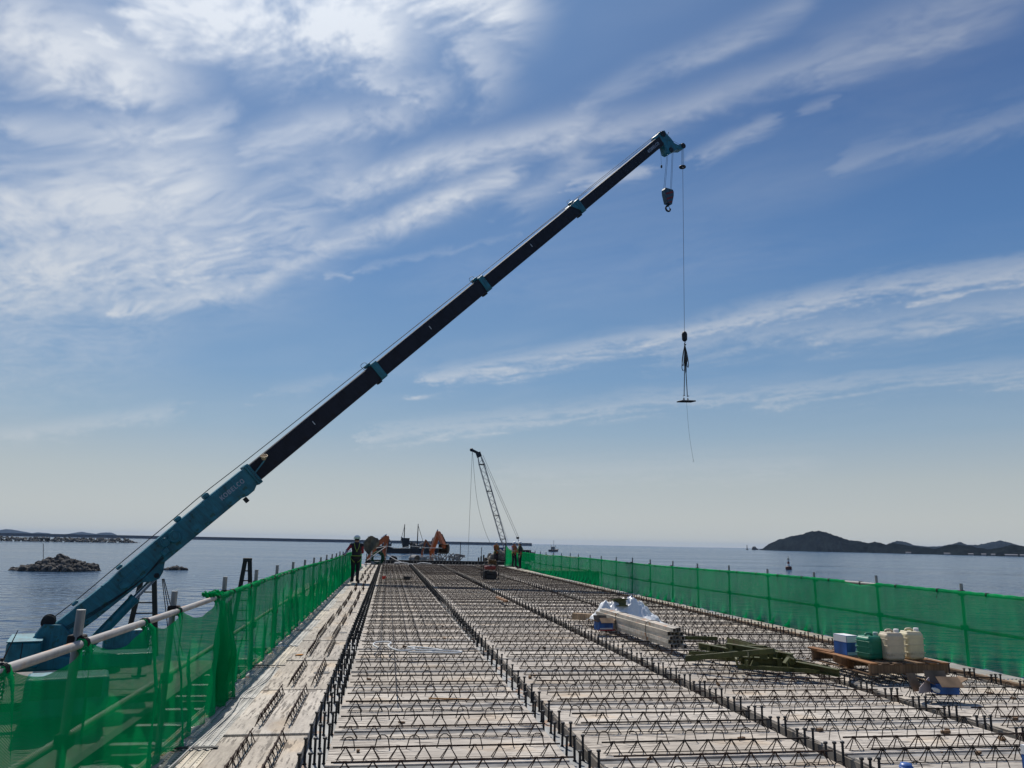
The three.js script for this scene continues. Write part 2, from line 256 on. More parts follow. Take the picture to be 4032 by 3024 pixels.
// ---------------------------------------------------------------- rocks
const rockForms = []; { const r = rng(5); for (let k = 0; k < 7; k++) { const g = new THREE.IcosahedronGeometry(0.5, 1), p = g.attributes.position, sq = [0.8 + 0.5 * r(), 0.55 + 0.4 * r(), 0.8 + 0.5 * r()], o = r() * 50; for (let i = 0; i < p.count; i++) { const v = V(p.getX(i), p.getY(i), p.getZ(i)).normalize(), n = 0.32 + 0.36 * fbm(v.x * 2.1 + o, v.y * 2.1 + v.z * 1.7 + o, 3); p.setXYZ(i, v.x * n * sq[0], v.y * n * sq[1], v.z * n * sq[2]); } g.computeVertexNormals(); rockForms.push(plain(g)); } }
function rockGeo(list) {                                         // [x, y, z, size, tone]
  const r = rng(list.length + 3), out = list.map(([x, y, z, s, k = 1]) => { const g = rockForms[r() * 7 | 0].clone().applyMatrix4(M4(x, y, z, r() * 6, r() * 6, r() * 6, s)); const t = k * (0.6 + 0.8 * r()), c = new Float32Array(g.attributes.position.count * 3); for (let i = 0; i < c.length; i += 3) { c[i] = t; c[i + 1] = t * (0.93 + 0.02 * r()); c[i + 2] = t * 0.85; } g.setAttribute('color', new THREE.BufferAttribute(c, 3)); return g; });
  return metric(mergeGeometries(out));
}
mat.rock = std([0.135, 0.13, 0.125], 0.95, 0, { vertexColors: true, map: grime });
mat.rockPale = std([0.30, 0.285, 0.26], 0.95, 0, { vertexColors: true, map: grime });
function mound(cx, cz, rx, rz, h, n, size, seed, shape) { const r = rng(seed), L = []; for (let i = 0; i < n; i++) { const a = r() * 6.283, q = Math.sqrt(r()), u = Math.cos(a) * q, v = Math.sin(a) * q; L.push([cx + u * rx, SEA - 0.1 + h * shape(u, v, q) * (0.85 + 0.25 * r()), cz + v * rz, size * (0.45 + 1.6 * Math.pow(r(), 3))]); } return L; }
{
  const A = mound(0, 0, 9.4, 7, 3.1, 1000, 1.0, 41, (u, v, q) => Math.pow(Math.max(0, 1 - q), 0.8) * (u < -0.4 ? 0.55 : 1));
  for (const q of mound(-7.5, 0, 3.4, 3, 0.9, 150, 0.7, 42, (u, v, q) => 1 - q)) A.push(q);
  const o = solo('rock_mound', rockGeo(A.map((q) => [q[0], q[1] - SEA, ...q.slice(2)])), mat.rock, 'large dark heap of boulders rising from the sea with a thin pole', 'rock mound', [-79.5, SEA, -209]);
  put('marker_pole', K().bar([-3.6, 1.2, 0], [-4.3, 6.4, 0], 0.07, 5).mgeo(), mat.darkSteel, o);
  solo('rock_outcrop', rockGeo(mound(0, 0, 2.9, 2.2, 0.75, 130, 0.6, 43, (u, v, q) => 1 - q * q * 0.9).map((q) => [q[0], q[1] - SEA, ...q.slice(2)])), mat.rock, 'small low rock outcrop barely above the water right of the crane boom', 'rocks', [-55.6, SEA, -222.6]);
  const r = rng(44), L = []; for (let i = 0; i < 1500; i++) { const t = Math.pow(r(), 0.9), w = (r() - 0.5) * 2, hh = 5.6 * (1 - Math.abs(w) * 0.9) * sstep(1.0, 0.965, t) * (0.92 + 0.16 * r()); L.push([t * 330 - w * 4, hh - 0.8, w * 12 - t * 168, 1.6 + 2.6 * r() * r()]); }
  solo('rubble_breakwater', rockGeo(L), mat.rockPale, 'low pale rubble breakwater reaching in from the left edge, behind the rock mound', 'breakwater', [-650, SEA, -905]);
  const bw = K().poly([[-14, -1], [-6, 7.5], [-6, 10.6], [-3, 10.6], [-3, 9], [5, 9], [14, -1]], 3400, M4(0, 0, 0, 0, Math.PI / 2, 0));
  const a = [Math.sin(-36 * RAD) * 3700, -Math.cos(-36 * RAD) * 3700], b = [Math.sin(10.4 * RAD) * 3050, -Math.cos(10.4 * RAD) * 3050];
  const o2 = solo('harbour_breakwater', bw.mgeo(), std([0.085, 0.088, 0.095], 0.95), 'long straight dark breakwater lying along the horizon', 'breakwater', [(a[0] + b[0]) / 2, SEA, (a[1] + b[1]) / 2], Math.atan2(-(b[1] - a[1]), b[0] - a[0])); o2.scale.x = Math.hypot(b[0] - a[0], b[1] - a[1]) / 3400;
}

scene.fog = new THREE.FogExp2(0xa4bfe2, 0.00003);
// ---------------------------------------------------------------- the unfinished bridge deck
const ROW = 1.07, ZN = -2.04, NR = 51, COLS = [-0.385, 1.725, 3.825, 5.915], CW = 1.875, GIRD = [-0.4925, 1.6125, 3.7125, 5.8025, 7.9];
const rowZ = (i) => ZN - ROW * i;
const RX = (z) => 8.72 + 0.46 * Math.pow(clamp((-z - 18) / 35), 2);       // the right rail swings out towards the far end
const bridge = thing('bridge_deck', 'unfinished bridge deck of pale precast panels bristling with rusty bar trusses', 'bridge deck');
{
  const r = rng(101);
  const slabForm = [0, 1, 2, 3, 4].map((k) => { const g = K().rbox(CW / 2, -0.045, -0.48, CW, 0.09, 0.945, 0.006).list[0]; return metric(g, k * 0.37, k * 0.71); });
  const stripForm = [0, 1].map((k) => metric(K().rbox(CW / 2, -0.051, -1.004, CW, 0.086, 0.098, 0.005).list[0], k * 0.4, 0));
  // a lattice truss lies across the slab: top bar, four legs to each apex, two thin feet bars
  const leg = (k, p, q, rr) => k.bar(p, q, rr, 4, rr, true);
  function trussKit(L, n, along) { const k = K(), h = 0.094; k.bar([0, h, 0], [L, h, 0], 0.0069, 6); for (let i = 0; i < n; i++) { const x = 0.1 + i * 0.2 - 0.003; for (const s of [-1, 1]) { leg(k, [x, h + 0.004, 0.004 * s], [x - 0.068, -0.004, 0.036 * s], 0.0043); leg(k, [x, h + 0.004, 0.004 * s], [x + 0.068, -0.004, 0.036 * s], 0.0043); k.bar([x - 0.014, h + 0.003, 0.005 * s], [x + 0.014, h + 0.003, 0.005 * s], 0.0052, 4); } }
    for (const s of [-1, 1]) k.bar([0.02, 0.001, 0.036 * s], [L - 0.02, 0.001, 0.036 * s], 0.003, 4); return k.mgeo(); }
  const truss = trussKit(1.785, 9), loop = K().tube([[-0.058, -0.005, 0.006], [-0.046, 0.045, 0.002], [-0.037, 0.084, -0.002], [-0.016, 0.1, -0.004], [0.016, 0.1, -0.004], [0.037, 0.084, -0.002], [0.046, 0.045, 0.002], [0.058, -0.005, 0.006]], 0.0042, 4, 11).mgeo();
  const restT = [], restL = [];
  for (let i = 0; i < NR; i++) for (let c = 0; c < 4; c++) {
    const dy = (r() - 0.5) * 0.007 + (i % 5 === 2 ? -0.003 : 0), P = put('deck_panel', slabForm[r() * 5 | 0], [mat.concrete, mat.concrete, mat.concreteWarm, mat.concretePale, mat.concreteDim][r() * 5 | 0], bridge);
    P.position.set(COLS[c], dy, rowZ(i) - 0.006); P.rotation.z = (r() - 0.5) * 0.0016;
    put('edge_strip', stripForm[r() * 2 | 0], mat.concreteSmooth, P);
    const shift = (r() - 0.5) * 0.03;
    for (const z of [0.125, 0.80]) { const x = 0.055 + shift + (r() - 0.5) * 0.02, zz = -z + (r() - 0.5) * 0.02, tw = (r() - 0.5) * 0.014; const m = M4(x, 0, zz, (r() - 0.5) * 0.12, tw, (r() - 0.5) * 0.004, [1 + (r() - 0.5) * 0.012, 0.95 + r() * 0.1, 1]);
      if (i >= 3 && i < 40) { const t = put('lattice_truss', truss, r() < 0.5 ? mat.rust : mat.rustDark, P); t.applyMatrix4(m); } else restT.push(truss.clone().applyMatrix4(m.premultiply(M4(COLS[c], dy, rowZ(i))))); }
    for (let k = 0; k < 7; k++) { const m = M4(0.17 + shift + k * 0.256 + (r() - 0.5) * 0.022, 0, -0.46 + (r() - 0.5) * 0.03, (r() - 0.5) * 0.25, (r() - 0.5) * 0.18, (r() - 0.5) * 0.12, [0.9 + 0.25 * r(), 0.9 + 0.16 * r(), 1]);
      if (i >= 3 && i < 13) { const t = put('loop_bar', loop, mat.rustDark, P); t.applyMatrix4(m); } else restL.push(loop.clone().applyMatrix4(m.premultiply(M4(COLS[c], dy, rowZ(i))))); }
  }
  put('truss_rows', mergeGeometries(restT), mat.rust, bridge).userData.kind = 'stuff'; put('loop_rows', mergeGeometries(restL), mat.rustDark, bridge).userData.kind = 'stuff';
  // girders under the joints, with shear studs in threes
  const stud = metric(K().lathe([[0.017, 0], [0.0165, 0.006], [0.0108, 0.011], [0.0105, 0.186], [0.0175, 0.188], [0.0182, 0.199], [0.0165, 0.203], [0, 0.204]], 9).list[0]);
  const zEnd = rowZ(NR) - 0.4, zBeg = 1.5, zMid = (zBeg + zEnd) / 2, zLen = zBeg - zEnd;
  GIRD.forEach((gx, gi) => {
    const g = put('girder', K().box(gx, -0.116, zMid, 0.34, 0.028, zLen).box(gx, -0.9, zMid, 0.018, 1.54, zLen).box(gx, -1.69, zMid, 0.42, 0.03, zLen).mgeo(), mat.flange, bridge), rest = [];
    for (let k = 0; k < 112; k++) { const z = -3.45 - 0.474 * k + (gi % 2) * 0.09 + (gi === 4 ? 0.15 : 0); if (z < zEnd + 0.1) break; if (Math.abs(z + 12.9) < 0.2 && gi < 2) continue;
      for (let s = -1; s <= 1; s++) { const m = M4(gx + s * 0.0725 + (r() - 0.5) * 0.006, -0.102, z + (r() - 0.5) * 0.02, (r() - 0.5) * 0.05, 0, (r() - 0.5) * 0.05); if (k >= 4 && k < 24) put('shear_stud', stud, mat.stud, g).applyMatrix4(m); else rest.push(stud.clone().applyMatrix4(m)); } }
    put('stud_rows', mergeGeometries(rest), mat.stud, g).userData.kind = 'stuff';
    if (gi > 0) put('seal_strip', K().box(gx + 0.103, -0.062, zMid, 0.014, 0.08, zLen - 0.2).mgeo(), mat.seal, g);
    // bolted splice plate
    for (const z of [-12.9, -30.6, -45]) { const sp = K().box(gx, -0.094, z, 0.2, 0.012, 0.34); for (let a = -2; a <= 2; a++) for (const b of [-0.07, 0.07]) sp.add(new THREE.CylinderGeometry(0.014, 0.014, 0.02, 6), M4(gx + b, -0.078, z + a * 0.06)); if (gi < 2 || z !== -12.9) sp.to('splice_plate', mat.stud, g); }
  });
  // long bars laid over the trusses
  const lb = [[0, 0.34, -11.2], [0, 0.55, -8.4], [0, 0.78, -14], [0, 0.98, -13], [0, 1.18, -16], [0, 1.36, -15], [0, 0.14, -22], [0, 1.58, -19], [1, 0.5, -30], [1, 0.9, -29], [1, 1.3, -32], [2, 0.6, -36], [2, 1.2, -37]];
  for (let c = 0; c < 3; c++) for (let k = 0; k < 11; k++) lb.push([c, 0.1 + k * 0.16, -38 - 5 * r() - (c === 2 ? 4 : 0)]);
  for (const [c, x, z0] of lb) { const x0 = COLS[c] + x, z1 = rowZ(NR) + 0.3 + r() * 0.4; put('long_bar', K().tube([[x0, 0.106, z0], [x0 + (r() - 0.5) * 0.05, 0.106, mixn(z0, z1, 0.35)], [x0 + (r() - 0.5) * 0.05, 0.106, mixn(z0, z1, 0.7)], [x0, 0.106, z1]], 0.0062, 5, 12).mgeo(), mat.rustDark, bridge); }
  // left edge: cantilever panels with two trusses along, dark sleeves, perforated planks outside
  const PL = 2.1, edgeForm = [0, 1, 2, 3].map((k) => metric(K().rbox(-0.355, -0.04, -PL / 2, 0.71, 0.08, PL - 0.03, 0.006).list[0], k * 0.53, k * 0.29));
  edgeForm.forEach((g) => { const uv = g.attributes.uv; for (let i = 0; i < uv.count; i++) uv.setXY(i, uv.getY(i), uv.getX(i)); });
  const truss2 = trussKit(1.62, 8);
  for (let k = 0; k < 26; k++) {
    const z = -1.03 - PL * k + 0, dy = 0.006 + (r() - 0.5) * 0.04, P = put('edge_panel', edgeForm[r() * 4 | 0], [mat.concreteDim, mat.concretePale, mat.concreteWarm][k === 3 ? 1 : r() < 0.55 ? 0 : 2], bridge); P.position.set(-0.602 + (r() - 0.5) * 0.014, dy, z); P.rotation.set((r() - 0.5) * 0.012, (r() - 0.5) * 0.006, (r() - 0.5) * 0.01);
    const sh = (r() - 0.5) * 0.1, z0 = -0.12 - r() * 0.25;
    for (const x of [-0.20, -0.455]) { const t = put('lattice_truss', truss2, mat.rust, P); t.position.set(x + sh, 0, z0); t.rotation.y = Math.PI / 2; }
    if ([4, 6, 8, 11].includes(k)) put('sleeve', K().lathe([[0, 0.002], [0.088, 0.002], [0.1, 0.007], [0.104, 0.0]], 20, M4(-0.14, 0, -1.1)).mgeo(), mat.black, P);
  }
  // perforated steel planks
  const holes = tex(64, 64, (u, v) => { const d = Math.hypot((u - 0.5) * 0.062, (v - 0.5) * 0.056); const k = d < 0.0088 ? 0 : 1; return [k, k, k]; }, false, 0.062, 0.056);
  mat.plank = std([0.46, 0.45, 0.415], 0.6, 0.25, { map: dirtTex.clone(), alphaMap: holes, alphaTest: 0.5, side: THREE.DoubleSide }); mat.plank.map.repeat.set(0.6, 0.6);
  mat.plankTan = mat.plank.clone(); mat.plankTan.color = lin(0.56, 0.5, 0.4);
  function plank(w, L) { const n = Math.round(w / 0.062), pr = [[0, -0.04], [0, 0]]; for (let i = 0; i < n; i++) { const x = i * 0.062; pr.push([x + 0.012, 0], [x + 0.016, -0.006], [x + 0.046, -0.006], [x + 0.05, 0]); } pr.push([n * 0.062, 0], [n * 0.062, -0.04]);
    const pos = [], uv = [], ix = []; pr.forEach(([x, y], i) => { pos.push(x, y, 0, x, y, -L); uv.push(i === 0 ? 0 : i === pr.length - 1 ? 0 : x, i === 0 || i === pr.length - 1 ? 0 : 0, i === 0 || i === pr.length - 1 ? 0 : x, i === 0 || i === pr.length - 1 ? 0 : L); if (i) { const a = 2 * i - 2; ix.push(a, a + 2, a + 1, a + 2, a + 3, a + 1); } });
    const g = new THREE.BufferGeometry(); g.setAttribute('position', new THREE.Float32BufferAttribute(pos, 3)); g.setAttribute('uv', new THREE.Float32BufferAttribute(uv, 2)); g.setIndex(ix); const h = g.toNonIndexed(); h.computeVertexNormals(); return h; }
  const pk = plank(0.434, 2.06), walkL = thing('walkway', 'left walkway of perforated steel planks at the foot of the shaded net', 'walkway'), walkR = thing('walkway', 'right walkway of tan perforated planks at the foot of the sunlit net', 'walkway');
  for (let k = 0; k < 26; k++) { const z = -0.65 - PL * k; let p = put('plank', pk, k % 3 === 2 ? mat.plankTan : mat.plank, walkL); p.position.set(-1.752 + (r() - 0.5) * 0.012, -0.012 + (r() - 0.5) * 0.012, z); p.rotation.y = (r() - 0.5) * 0.006;
    p = put('plank', pk, k % 4 ? mat.plankTan : mat.plank, walkR); p.position.set(8.135 + (r() - 0.5) * 0.012, -0.012 + (r() - 0.5) * 0.012, z - 0.7); p.rotation.y = (r() - 0.5) * 0.006; p.scale.x = 1 + (RX(z) - 8.72) / 0.434;
    put('bracket', K().box(-1.62, -0.075, z + 0.01, 0.9, 0.06, 0.06).bar([-2.0, -0.1, z + 0.01], [-0.62, -0.9, z + 0.01], 0.02, 5).mgeo(), mat.darkSteel, walkL);
    if (k % 2 === 1) put('cross_strap', K().box(-1.57, 0.0, z + 0.01, 0.6, 0.008, 0.05).mgeo(), mat.darkSteel, walkL);
    put('bracket', K().box(8.52, -0.075, z - 0.69, 1.06, 0.06, 0.06).bar([8.8, -0.1, z - 0.69], [8.02, -0.9, z - 0.69], 0.02, 5).mgeo(), mat.darkSteel, walkR); }
  put('edge_timber', K().box(8.075, -0.04, zMid, 0.1, 0.1, zLen).mgeo(), mat.woodOld, bridge);
  put('edge_angle', K().box(-1.325, -0.05, zMid, 0.012, 0.06, zLen).mgeo(), mat.darkSteel, bridge);
  // the far end: concrete apron, dark bulkhead plate, slab beyond
  put('end_apron', K().box(3.7, -0.16, -58.7, 10.6, 0.3, 3.3).mgeo(), mat.concreteSmooth, bridge);
  put('bulkhead', K().box(3.7, 0.03, -60.6, 10.6, 0.36, 0.3).box(3.7, 0.22, -60.6, 10.7, 0.05, 0.36).mgeo(), mat.darkSteel, bridge);
  for (let k = 0; k < 40; k++) put('dowel', K().bar([-1.2 + k * 0.245, 0.0, -60.3], [-1.2 + k * 0.245 + (r() - 0.5) * 0.05, 0.12 + r() * 0.06, -60.1], 0.02, 5).mgeo(), mat.concreteSmooth, bridge);
  put('pier', K().box(3.7, -4.6, -58.5, 9.5, 5.6, 2.4).mgeo(), mat.concreteSmooth, bridge); put('pier', K().box(3.7, -4.6, 0.3, 9.5, 5.8, 2.2).mgeo(), mat.concreteSmooth, bridge);
}

// ---------------------------------------------------------------- guard rails and nets
const netAlpha = tex(128, 128, (u, v) => { const a = (u * 4) % 1, row = Math.floor(v * 8), b = (v * 8) % 1, x = (a + (row % 2) * 0.5) % 1, d = Math.hypot((x - 0.5) * 1.0, (b - 0.5) * 0.92); const k = sstep(0.168, 0.25, d); return [k, k, k]; }, false, 0.05);
// dusty and faded patches in the knitted net
const netTone = tex(512, 512, (u, v) => { const a = tfbm(u, v, 4, 5, 5, 21), b = tfbm(u, v, 30, 4, 3, 66), k = 0.93 + 0.30 * (a - 0.5) + 0.16 * (b - 0.5), f = 0.10 * sstep(0.56, 0.72, tfbm(u, v, 3, 3, 4, 91)); return [k + f, k, k + f * 0.4]; }, true, 3.4);
mat.net = new THREE.MeshPhysicalMaterial({ map: netTone, color: lin(0.0045, 0.40, 0.118), roughness: 1, specularIntensity: 0, transmission: 0.36, thickness: 0, alphaMap: netAlpha, transparent: true, side: THREE.DoubleSide });
// profile(z, t) -> [x, y] with t from the hidden outer hem over the rail down to the bottom
function netSheet(z0, z1, nz, nt, profile) { const pos = [], uv = [], ix = []; for (let i = 0; i <= nz; i++) { const z = mixn(z0, z1, i / nz); let len = 0, last = null; for (let j = 0; j <= nt; j++) { const [x, y, dz = 0] = profile(z, j / nt); if (last) len += Math.hypot(x - last[0], y - last[1]); last = [x, y]; pos.push(x, y, z + dz); uv.push(z, len); } }
  for (let i = 0; i < nz; i++) for (let j = 0; j < nt; j++) { const a = i * (nt + 1) + j, b = a + nt + 1; ix.push(a, b, a + 1, b, b + 1, a + 1); }
  const g = new THREE.BufferGeometry(); g.setAttribute('position', new THREE.Float32BufferAttribute(pos, 3)); g.setAttribute('uv', new THREE.Float32BufferAttribute(uv, 2)); g.setIndex(ix); g.computeVertexNormals(); return g; }
const railY = (z) => 1.06 + 0.02 * Math.sin(z * 0.31);
{
  const r = rng(202), L = thing('guard_rail', 'steel pipe guard rail along the left edge, wrapped in dark green net', 'guard rail'), R = thing('guard_rail', 'steel pipe guard rail along the right edge facing the island', 'guard rail');
  const postsL = [], postsR = []; for (let k = 0; k < 26; k++) { postsL.push(-0.8 - 2.07 * k + (r() - 0.5) * 0.08); postsR.push(-0.6 - 2.085 * k + (r() - 0.5) * 0.08); }
  for (const z of postsL) { const lean = (r() - 0.5) * 0.04, top = 1.19 + r() * 0.05; put('post', K().bar([-1.745, -0.2, z], [-1.745 + lean, top, z + lean], 0.0245, 10).mgeo(), mat.galv, L); for (const y of [1.05, 0.52]) put('clamp', K().rbox(-1.735, y, z, 0.09, 0.08, 0.08, 0.012).mgeo(), mat.rustDark, L); }
  for (const z of postsR) { const lean = (r() - 0.5) * 0.05, top = 1.17 + r() * 0.06; put('post', K().bar([RX(z) + 0.045, -0.2, z], [RX(z) + 0.045 + lean, top, z + lean], 0.0245, 10).mgeo(), mat.galv, R); for (const y of [1.03, 0.52]) put('clamp', K().rbox(RX(z) + 0.035, y, z, 0.09, 0.08, 0.08, 0.012).mgeo(), mat.rustDark, R); }
  for (const [y, n, rad, o] of [[0, 'top_rail', 0.0245, 0], [-0.54, 'mid_rail', 0.0245, 0.085]]) for (let k = 0; k < 9; k++) { const z0 = 1.5 - k * 6, z1 = z0 - 6.02;
    put(n, K().tube([[-1.70 - o, railY(z0) + y, z0], [-1.70 - o + (r() - 0.5) * 0.02, railY((z0 + z1) / 2) + y, (z0 + z1) / 2], [-1.70 - o, railY(z1) + y, z1]], rad, 10, 8).mgeo(), mat.pipeOld, L);
    put(n, K().tube([[RX(z0) + o, railY(z0) - 0.03 + y, z0], [RX((z0 + z1) / 2) + o + (r() - 0.5) * 0.02, railY((z0 + z1) / 2) - 0.03 + y, (z0 + z1) / 2], [RX(z1) + o, railY(z1) - 0.03 + y, z1]], rad, 10, 8).mgeo(), mat.pipeOld, R); }
  // nets
  const tiesA = [0.9, -0.9, -2.4, -3.98, -4.95, -6.1, -7.0, -8.45, -9.3];
  const sagA = (z) => { for (let i = 0; i < tiesA.length - 1; i++) if (z <= tiesA[i] && z >= tiesA[i + 1]) { const t = (tiesA[i] - z) / (tiesA[i] - tiesA[i + 1]), w = tiesA[i] - tiesA[i + 1]; return 4 * t * (1 - t) * (0.05 + 0.05 * w); } return 0; };
  const drape = (zz, t, s) => 0.022 * Math.sin(zz * 6.1 + s) * t + 0.016 * Math.sin(zz * 14.7 + 2.1 * t + s * 2) * (0.3 + t) + 0.05 * (fbm(zz * 1.9 + s, t * 2.2, 3) - 0.5) * 2 * Math.sin(Math.PI * Math.min(1, t * 1.2));
  const wrap = (x0, dir, yt, t, z, bot, s, loose = 1) => {                     // first a quarter of the way over the rail
    if (t < 0.16) { const a = mixn(200, -10, t / 0.16) * RAD; return [x0 + dir * Math.cos(a) * 0.031 * (1 + 0.18 * Math.sin(z * 31 + s)), yt + Math.sin(a) * 0.031 * (1 + 0.15 * Math.sin(z * 23 + s))]; }
    const q = (t - 0.16) / 0.84; return [x0 + dir * (0.031 + loose * drape(z, q, s)), mixn(yt - 0.005, bot, q)]; };
  const A = netSheet(1.4, -9.25, 240, 26, (z, t) => { const sg = sagA(z), yt = railY(z) + 0.012 - sg; const q = t; const near = sg < 0.02 ? 1 : 0; if (near && t < 0.16) return wrap(-1.70, 1, railY(z), t, z, 0, 1); const bot = -0.06 - 0.16 * sstep(-6.5, -4, z) + 0.05 * Math.sin(z * 2.3); const fold = 0.10 * Math.exp(-Math.pow((z + 8.75) / 0.28, 2)) * Math.sin(z * 26); return [-1.664 + 1.6 * drape(z, q, 1) + fold * (0.3 + q) + 0.05 * q, mixn(yt, bot, near ? Math.max(0, (q - 0.16) / 0.84) : q)]; });
  solo('safety_net', A, mat.net, 'nearest green safety net, sagging below the bare rail at lower left', 'safety net', [0, 0, 0], 0, 'green safety nets');
  const hemB = (z) => -0.02 + 0.045 * Math.pow(Math.abs(Math.sin(z * 3.1)), 3) + 0.03 * (fbm(z * 2, 4, 2) - 0.5);
  const B = netSheet(-8.55, -52.5, 560, 24, (z, t) => wrap(-1.70, 1, railY(z), t, z, hemB(z), 3, 1.5));
  solo('safety_net', B, mat.net, 'long dark green safety net wrapped over the left rail behind the standing worker', 'safety net', [0, 0, 0], 0, 'green safety nets');
  const hemR = (z) => { const f = ((z * 1.43) % 1 + 1) % 1, t = Math.abs(f - 0.5) * 2; return -0.045 + 0.05 * Math.pow(t, 5) + 0.03 * (fbm(z * 3, 9, 2) - 0.4); };
  const pinch = (z) => { const f = ((z * 1.43) % 1 + 1) % 1; return Math.pow(Math.abs(f - 0.5) * 2, 8); };
  const C1 = netSheet(1.4, -54, 640, 24, (z, t) => { let [x, y] = wrap(RX(z), -1, railY(z) - 0.03, t, z, hemR(z), 5, 0.35); if (z < -13.1 && z > -14.1) { const s = Math.sin((z + 13.1) * -Math.PI); y -= t > 0.05 ? 0.06 * s * (1 - t) : 0; } const q = clamp((t - 0.7) / 0.3); return [x - (0.19 * pinch(z) + 0.03 * Math.sin(z * 19)) * q * q, y + 0.03 * pinch(z) * q * q]; });
  solo('safety_net', C1, mat.net, 'sunlit green safety net along the right rail with the sea showing through', 'safety net', [0, 0, 0], 0, 'green safety nets');
  // ties: dark wire twists round the rails
  const tie = K(); for (let a = 0; a < 3; a++) tie.add(new THREE.TorusGeometry(0.034, 0.004, 4, 10), M4(0, 0, (a - 1) * 0.012, 0.2 * (a - 1), 0, 0)); tie.bar([0.02, -0.03, 0], [0.03, -0.12, 0.02], 0.004, 4); const tg = tie.mgeo();
  for (const z of tiesA.slice(3)) { const t = put('tie', tg, mat.black, L); t.position.set(-1.70, railY(z), z); } for (let k = 0; k < 30; k++) { let t = put('tie', tg, mat.black, L); t.position.set(-1.70, railY(-10.4 - k * 1.04), -10.4 - k * 1.04); t = put('tie', tg, mat.black, R); const z = -9.4 - k * 1.04; t.position.set(RX(z), railY(z) - 0.03, z); t.rotation.y = Math.PI; }
  const zt = put('cable_tie', K().bar([-1.70, 1.08, -3.98], [-1.66, 1.215, -4.0], 0.0035, 5, 0.002).box(-1.70, 1.09, -3.98, 0.014, 0.014, 0.014).mgeo(), mat.black, L);
  // knotted net ends standing up from the left rail
  const kn = K(), rr = rng(12); for (let i = 0; i < 26; i++) { const z = -8.15 - rr() * 0.5, a = rr() * 6; kn.tube([[-1.71, 1.06, z], [-1.73 + 0.05 * Math.cos(a), 1.10 + rr() * 0.03, z + 0.04 * Math.sin(a)], [-1.72 + 0.06 * Math.cos(a + 1), 1.07 + rr() * 0.02, z - 0.08 + 0.05 * Math.sin(a)]], 0.008, 4, 6); }
  solo('net_knot', kn.mgeo(), mat.net, 'bunched green net knot tied on the left rail before the second bare post', 'net knot');
}
// ---------------------------------------------------------------- jetty beside the bridge, carrying the crane
const JY = -4.6;
{
  const r = rng(301), J = thing('work_jetty', 'steel work jetty below the left net, under the teal crane', 'jetty');
  const pf = [0, 1].map((k) => metric(K().rbox(0, -0.1, 0, 5.44, 0.2, 1.94, 0.02).list[0], k, k * 0.6));
  mat.jetty = std([0.30, 0.29, 0.265], 0.85, 0.1, { map: dirtTex });
  for (let i = 0; i < 24; i++) for (let c = 0; c < 4; c++) { const p = put('deck_plate', pf[r() * 2 | 0], mat.jetty, J); p.position.set(-10.95 - c * 5.5, JY + (r() - 0.5) * 0.02, 3 - i * 2); }
  for (let k = 0; k < 20; k++) { const z = 3.2 - 2.45 * k; put('cross_beam', K().box(-5.1, JY + 0.14, z, 6.3, 0.03, 0.32).box(-5.1, JY - 0.05, z, 6.3, 0.36, 0.02).box(-5.1, JY - 0.24, z, 6.3, 0.03, 0.32).mgeo(), k % 3 ? mat.galv : mat.flange, J); }
  put('edge_beam', K().box(-8.05, JY + 0.12, -20.5, 0.3, 0.3, 49).mgeo(), mat.darkSteel, J); put('edge_beam', K().box(-30.5, JY + 0.12, -20.5, 0.3, 0.3, 49).mgeo(), mat.darkSteel, J);
  for (let k = 0; k < 5; k++) for (const x of [-8.1, -15.5, -23, -30.3]) put('pile', K().bar([x, SEA - 3, 2 - k * 11], [x, JY - 0.2, 2 - k * 11], 0.3, 12).mgeo(), mat.rustDark, J);
}
const font = await new FontLoader().loadAsync('fonts/droid/droid_sans_bold.typeface.json');
const FOOT = V(-12.4, -1.94, -33.21), BEL = 44.34 * RAD, BHD = 19.49 * RAD;
const boomToCrane = (s, n, w) => V(s, n, w).applyMatrix4(M4(0, FOOT.y - JY, 0, 0, 0, BEL));
const boomWorld = (s, n, w = 0) => boomToCrane(s, n, w).applyMatrix4(M4(FOOT.x, JY, FOOT.z, 0, BHD, 0));
